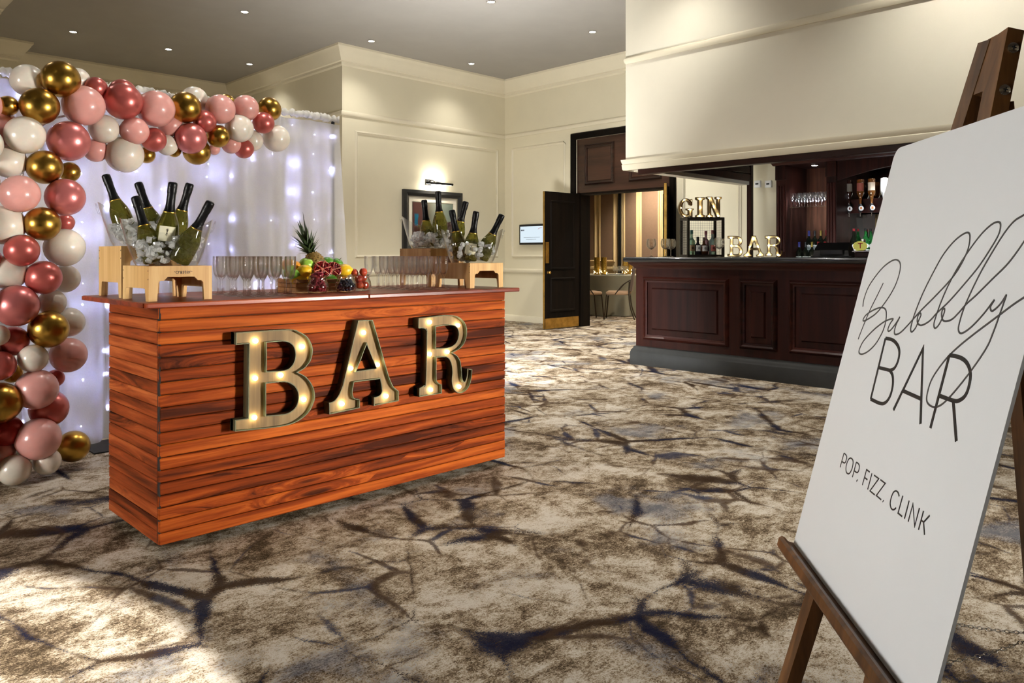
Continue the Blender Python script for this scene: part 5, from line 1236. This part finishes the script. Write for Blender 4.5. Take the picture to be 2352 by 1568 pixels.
outl = [(0, 0), (SWd, 0)]+cor(SWd-rc, SHt-rc, 0)+cor(rc, SHt-rc, 90)
obj('board', MB().prism(outl, lambda a, b: S3(a, b, 0), lambda a, b: S3(a, b, -.0045)), M['signboard'], sign)
def stroke(mb, pts, w, sub=6, smooth=True, ws=None):
    P = smooth_path(pts, sub) if smooth else [V((p[0], p[1], 0)) for p in pts]
    n = len(P); vs = []; fs = []
    for i, p in enumerate(P):
        t = P[min(i+1, n-1)]-P[max(i-1, 0)]; t.normalize(); nn = V((-t.y, t.x, 0)); ww = w
        if ws: ww = w*(ws[0]+(ws[1]-ws[0])*abs(t.y))
        if not smooth and 0 < i < n-1:
            t1 = (P[i]-P[i-1]).normalized(); t2 = (P[i+1]-P[i]).normalized(); nn = V((-(t1.y+t2.y), t1.x+t2.x, 0)).normalized(); ww = w/max(.5, nn.dot(V((-t1.y, t1.x, 0))))
        for s in (-1, 1):
            q = p+nn*(s*ww/2); vs += [S3(q.x, q.y, .0002), S3(q.x, q.y, .0007)]
    for i in range(n-1):
        b = i*4; c = b+4; fs += [(b+1, c+1, c+3, b+3), (b, b+2, c+2, c), (b, c, c+1, b+1), (b+2, b+3, c+3, c+2)]
    fs += [(0, 1, 3, 2), ((n-1)*4, (n-1)*4+2, (n-1)*4+3, (n-1)*4+1)]; mb.add(vs, fs)
z2 = lambda L: [SUV(1900+x/2.063, 480+y/2.063) for x, y in L]
z4 = lambda L: [SUV(1940+x/4.354, 480+y/4.354) for x, y in L]
z6 = lambda L: [SUV(1900+x/6.82, 1020+y/6.82) for x, y in L]
lw = .0062
def letter(strokes, zf, w, nm):
    mb = MB()
    for pts, sm in strokes: stroke(mb, zf(pts), w, 5, sm)
    obj(nm, mb, M['signink'], sign)
letter([([(207,900),(277,612)], 0), ([(277,612),(312,621),(336,648),(343,682),(335,724),(318,755),(298,764)], 1), ([(245,751),(298,764)], 0), ([(298,764),(311,790),(311,840),(297,890),(275,918),(250,920),(207,900)], 1)], z2, lw, 'letter_b')
letter([([(315,952),(455,660),(443,1018)], 0), ([(358,860),(447,900)], 0)], z2, lw, 'letter_a')
letter([([(490,1038),(580,692)], 0), ([(580,692),(632,704),(665,732),(680,782),(672,842),(655,884),(628,906),(600,908),(532,884)], 1), ([(598,906),(613,1100)], 0)], z2, lw, 'letter_r')
tw = .0024
letter([([(205,362),(265,140)], 0), ([(265,140),(295,165),(308,200),(300,250),(285,285),(265,292),(232,266)], 1)], z6, tw, 'letter_p')
letter([([(370,215),(400,240),(408,290),(395,370),(365,440),(333,463),(305,440),(297,380),(310,300),(340,235),(370,215)], 1)], z6, tw, 'letter_o')
letter([([(397,516),(460,282)], 0), ([(460,282),(492,305),(508,345),(500,400),(485,435),(463,442),(425,412)], 1)], z6, tw, 'letter_p')
letter([([(468,560),(472,574)], 0)], z6, tw*1.6, 'full_stop')
letter([([(554,640),(620,398),(668,434)], 0), ([(587,520),(632,556)], 0)], z6, tw, 'letter_f')
letter([([(637,708),(704,456)], 0)], z6, tw, 'letter_i')
letter([([(740,486),(812,538),(673,730),(746,792)], 0)], z6, tw, 'letter_z')
letter([([(838,556),(913,612),(772,803),(848,868)], 0)], z6, tw, 'letter_z')
letter([([(878,884),(882,897)], 0)], z6, tw*1.6, 'full_stop')
letter([([(1130,815),(1112,755),(1080,732),(1040,755),(1005,840),(990,930),(1005,1000),(1040,1026),(1082,998)], 1)], z6, tw, 'letter_c')
letter([([(1188,806),(1113,1078),(1176,1130)], 0)], z6, tw, 'letter_l')
letter([([(1214,1166),(1288,882)], 0)], z6, tw, 'letter_i')
letter([([(1272,1212),(1346,936),(1373,1285),(1450,998)], 0)], z6, tw, 'letter_n')
letter([([(1434,1340),(1513,1046)], 0), ([(1475,1190),(1516,1220)], 0), ([(1516,1220),(1608,1116)], 0), ([(1513,1215),(1528,1418)], 0)], z6, tw, 'letter_k')
scr = MB()
stroke(scr, z4([(388,740),(330,860),(260,1000),(200,1140),(160,1240),(137,1302)]), .0026)
stroke(scr, z4([(185,975),(195,900),(240,780),(320,660),(400,570),(480,515),(530,510),(558,550),(550,640),(510,760),(450,870),(380,970),(320,1040),(260,1085),(200,1118),(187,1105),(215,1060),(280,1015),(340,990),(390,988),(415,1015),(418,1080),(405,1160),(370,1250),(310,1350),(240,1420),(180,1450),(148,1440),(150,1400),(190,1320),(270,1230),(350,1160),(420,1115),(487,1098),(460,1140),(435,1200),(445,1222),(480,1190),(530,1120),(555,1078),(520,1150),(500,1220),(510,1255),(560,1235),(640,1155),(760,1020),(900,880),(1050,720),(1150,585),(1230,420),(1255,300),(1245,240),(1190,250),(1090,330),(980,470),(880,650),(790,830),(720,1000),(680,1120),(662,1200),(675,1228),(710,1190),(745,1110),(765,1060),(755,1040),(735,1070),(728,1120),(745,1155),(780,1160),(850,1120),(930,1035),(1050,920),(1200,750),(1340,580),(1460,400),(1540,260),(1562,170),(1545,130),(1480,150),(1380,240),(1270,380),(1150,560),(1050,740),(970,920),(920,1060),(895,1150),(905,1190),(935,1170),(970,1110),(1000,1030),(1000,995),(980,1010),(972,1060),(985,1110),(1020,1122),(1080,1100),(1150,1030),(1220,950),(1330,850),(1480,700),(1640,540),(1794,330),(1890,160),(1935,30),(1920,-20),(1860,0),(1794,60),(1700,120),(1600,240),(1480,430),(1370,620),(1280,800),(1200,980),(1155,1120),(1140,1200),(1160,1242),(1210,1225),(1290,1160),(1400,1040),(1500,908),(1465,970),(1465,1010),(1490,1015),(1560,950),(1622,855)]), .0030, 5)
yt = z4([(1622,855),(1590,950),(1545,1080),(1490,1230),(1420,1390)])+z2([(680,770),(600,870),(545,925),(505,938),(475,915),(476,870),(500,800),(560,715),(620,655),(700,590),(800,515),(880,455),(940,415)])
stroke(scr, yt, .0030, 5)
obj('script_lettering', scr, M['greyink'], sign)

M['easelw'] = woodmat('easel_walnut_stain', s2l(60, 36, 17), s2l(98, 63, 32), s2l(132, 90, 48), 'Z', .4, .15, .8, False, .1)
ez = V((SB.x, SB.y, 0))+EA*.27
easel = thing('easel', 'dark-stained wooden tripod easel holding the white sign', 'easel', ez)
FL_V = -SB.z/EU.z
def leg_pts(u_top, u_bot, o): return S3(u_top, .975, o), S3(u_bot, FL_V+.004, o)
for ut, ub in ((.245, .064), (.297, .478)):
    p, q_ = leg_pts(ut, ub, -.0205); obj('front_leg', MB().beam(p, q_, EA, .041, .025), M['easelw'], easel)
obj('head_block', MB().beam(S3(.271, .975, -.0205), S3(.271, .88, -.0205), EA, .03, .023), M['easelw'], easel)
obj('cross_brace', MB().beam(S3(.155, .42, -.0205), S3(.387, .42, -.0205), EU, .035, .02), M['easelw'], easel)
ap = S3(.271, .87, -.046); ft = V((SB.x, SB.y, 0))+EA*.271+EL*.36; ft.z = .012
obj('rear_leg', MB().beam(ap, ft, EA, .038, .025), M['easelw'], easel)
obj('hinge_block', MB().beam(S3(.271, .81, -.04), S3(.271, .72, -.04), EA, .028, .018), M['easelw'], easel)
# ledge: grooved bar the sign stands in, with its front lip
lg = MB(); prf = [(-.033, -.019), (.024, -.019), (.027, -.014), (.027, .001), (.022, .006), (.014, .004), (.010, -.0015), (-.008, -.0015), (-.033, -.0015)]
vs = [S3(a, b, o) for a in (-.012, .607) for o, b in prf]; k = len(prf)
fs = [tuple(range(k))[::-1], tuple(range(k, 2*k))]+[(i, (i+1) % k, k+(i+1) % k, k+i) for i in range(k)]
obj('ledge', lg.add(vs, fs), M['easelw'], easel)
for b in (.945, .875):
    c = S3(.297+(.975-b)*.119+.021, b, -.0205); Mx = Matrix((EU, EN, EA)).transposed()
    s = obj('screw', MB().lathe([(0, 0), (.0085, 0), (.0085, .002), (.006, .004), (0, .0045)], 16, c, Mx), M['chrome'], easel, 50)
    obj('cross_slot', MB().obox(c+EA*.0046, EU, EN, EA, .007, .0014, .0006).obox(c+EA*.0046, EN, EU, EA, .007, .0014, .0006), M['black'], s)
def chain(p, q_, sag, n, nm):
    mb = MB(); pts = []
    for i in range(n+1):
        t = i/n; a = p.lerp(q_, t); a.z -= sag*4*t*(1-t); pts.append(a)
    for i in range(n):
        c = (pts[i]+pts[i+1])/2; d = (pts[i+1]-pts[i]); L = d.length*.62; d.normalize(); s = d.orthogonal().normalized()
        if i % 2: s = d.cross(s)
        mb.tube([c+d*(L*cos(2*pi*j/8))+s*(.0026*sin(2*pi*j/8)) for j in range(8)], .0007, 4, True)
    obj(nm, mb, M['chrome'], easel, 180)
rl_ = lambda t: ap.lerp(ft, t)
chain(S3(.105, -.02, -.035), rl_(.64), .022, 52, 'chain'); chain(S3(.415, -.02, -.035), rl_(.64), .012, 34, 'chain')

# ================================================================== DINING ROOM BEYOND THE DOORS
tc_ = PZ(1405, 727, 0)+V((.72, .50, 0))
M['cloth'] = mat('grey_table_linen', s2l(118, 112, 92), .8, sheen=.3, var=.05); M['china'] = mat('white_china', (.8, .79, .75), .25, coat=.4)
TR, TZ = .78, .75
tb = thing('round_table', 'round banquet table seen through the open doors', 'table', (tc_.x, tc_.y, 0))
obj('table_top', MB().lathe([(0, TZ-.03), (TR, TZ-.03), (TR, TZ-.004), (0, TZ-.004)], 40, (tc_.x, tc_.y, 0)), M['dark'], tb)
for k in range(4): a = pi/4+k*pi/2; obj('leg', MB().tube([(tc_.x+.5*cos(a), tc_.y+.5*sin(a), 0), (tc_.x+.5*cos(a), tc_.y+.5*sin(a), TZ-.03)], .02, 8), M['blackmetal'], tb, 60)
n = 96; vs = []; fs = []; R_ = random.Random(9)
def fr(k): return .5+.5*sin(k*2*pi*13/n+.9*sin(k*2*pi*3/n))
rows = [(0, TZ), (.5, TZ), (.97, TZ), (1.0, TZ-.004)]+[(1.0, TZ-.02-(TZ-.03)*j/8) for j in range(9)]
for i, (f, z) in enumerate(rows):
    d = max(0, (TZ-.02-z)/TZ)
    for k in range(n): r = TR*f+(.004 if f > .9 else 0)+d*(.10*fr(k)-.0); vs.append((tc_.x+r*cos(2*pi*k/n), tc_.y+r*sin(2*pi*k/n), max(z, .004)))
for i in range(len(rows)-1):
    for k in range(n): fs.append((i*n+k, i*n+(k+1) % n, (i+1)*n+(k+1) % n, (i+1)*n+k))
o = obj('tablecloth', MB().add(vs, fs), M['cloth'], None, 180, loc=(tc_.x, tc_.y, TZ)); tag(o, 'grey-green floor-length cloth draped over the round table beyond the doors', 'tablecloth')
M['chairfab'] = mat('brown_chair_fabric', s2l(92, 76, 66), .85, var=.08); M['chairm'] = mat('bronze_chair_frame', s2l(58, 46, 32), .4, .6); M['seatfab'] = mat('beige_seat_fabric', s2l(170, 140, 112), .85)
def chair(loc, rz, label):
    t = thing('banquet_chair', label, 'chair', loc, rz, 'banquet chairs at the round table')
    obj('seat', MB().box(-.21, .21, -.21, .21, .43, .49, .02), M['seatfab'], t, 40, world=False)
    bk_ = [(-.20, .0), (-.205, .2), (-.19, .38), (-.15, .44), (.15, .44), (.19, .38), (.205, .2), (.20, 0)]
    obj('backrest', MB().prism(bk_, lambda a, b: (a, .20+.12*b, .50+b), lambda a, b: (a, .24+.12*b, .50+b)), M['chairfab'], t, world=False)
    for s in (-1, 1):
        obj('leg', MB().tube(smooth_path([(s*.2, -.19, .43), (s*.205, -.2, .38), (s*.215, -.235, 0)], 3), .012, 8), M['chairm'], t, 60, world=False)
        obj('leg', MB().tube(smooth_path([(s*.2, .20, .66), (s*.205, .19, .44), (s*.21, .22, .2), (s*.215, .29, 0)], 3), .012, 8), M['chairm'], t, 60, world=False)
        obj('arm_bow', MB().tube(smooth_path([(s*.205, -.05, .44), (s*.215, .08, .60), (s*.212, .2, .68)], 4), .010, 8), M['chairm'], t, 60, world=False)
    obj('seat_rail', MB().box(-.2, .2, -.2, -.18, .41, .43).box(-.2, .2, .18, .2, .41, .43), M['chairm'], t, world=False)
ca = PZ(1421, 732, 0); cb = PZ(1349, 732, 0)
chair((ca.x, ca.y, 0), radians(225.4-12), 'brown banquet chair at the round table, beside the built-in bar edge')
chair((cb.x, cb.y, 0), radians(45.4+12), 'brown banquet chair at the round table, half hidden by the dark door')
def glitter():
    m, t, out = nt('gold_glitter_glass'); tc = N(t, 'ShaderNodeTexCoord').outputs['Object']; n_ = noise(t, tc, 90, 3, .8); c = ramp(t, n_, [(.35, s2l(96, 70, 20)), (.5, s2l(176, 138, 52)), (.66, s2l(240, 210, 120))])
    b = pbsdf(t, out, Base_Color=c, Metallic=.8, Roughness=.35); return m
M['glit'] = glitter(); M['flame'] = glow('vase_fairy_light', (1, .82, .42), 14)
for i, (px_, py_, dd, lab) in enumerate(((1371, 626, 0, 'gold glitter cylinder vase, leftmost on the far table'), (1387, 626, -.12, 'gold glitter cylinder vase, second on the far table'), (1436, 622, .3, 'gold glitter cylinder vase before the dark partition line on the far table'), (1449, 622, .42, 'gold glitter cylinder vase nearest the built-in bar edge'))):
    D = (tc_-CAMP).dot(FW)-.25+dd; q = PD(px_, py_, D); t = thing('glitter_vase', lab, 'vase', (q.x, q.y, TZ+.002), 0, 'gold vases on the far table')
    obj('cylinder', MB().lathe([(0, 0), (.052, 0), (.055, .004), (.055, .33), (.050, .33), (.050, .012), (0, .010)], 20, cap=False), M['glit'], t, 50, world=False)
    R_ = random.Random(i)
    for k in range(9): a = R_.uniform(0, 6.28); obj('fairy_bulb', MB().sphere((.06*cos(a), .06*sin(a), R_.uniform(.01, .09)), .007, 6, 4), M['flame'], t, 180, world=False)
q = PD(1402, 630, (tc_-CAMP).dot(FW)-.45)
for i, (px_, dd) in enumerate(((1411, -.3), (1417, -.38), (1422, -.25), (1429, -.35), (1434, -.45), (1440, -.3))):
    q = PD(px_, 628, (tc_-CAMP).dot(FW)+dd); o = bpy.data.objects.new('stemmed_glass', SG); COL.objects.link(o); o.location = (q.x, q.y, TZ+.002); tag(o, 'stemmed glass among the settings on the far round table', 'glass', 'glasses on the far table')
PLT = MB().lathe([(0, .002), (.07, .002), (.12, .014), (.125, .016), (.11, .010), (.07, .005), (0, .005)], 24, cap=False).mesh('plate', None, 60); PLT.materials.append(M['china'])
for px_, dd, lab in ((1398, -.5, 'white plate on the far table beside the vases'), (1424, -.55, 'white plate on the far table among the glasses')):
    q = PD(px_, 630, (tc_-CAMP).dot(FW)+dd); o = bpy.data.objects.new('plate', PLT); COL.objects.link(o); o.location = (q.x, q.y, TZ+.001); tag(o, lab, 'plate', 'plates on the far table')
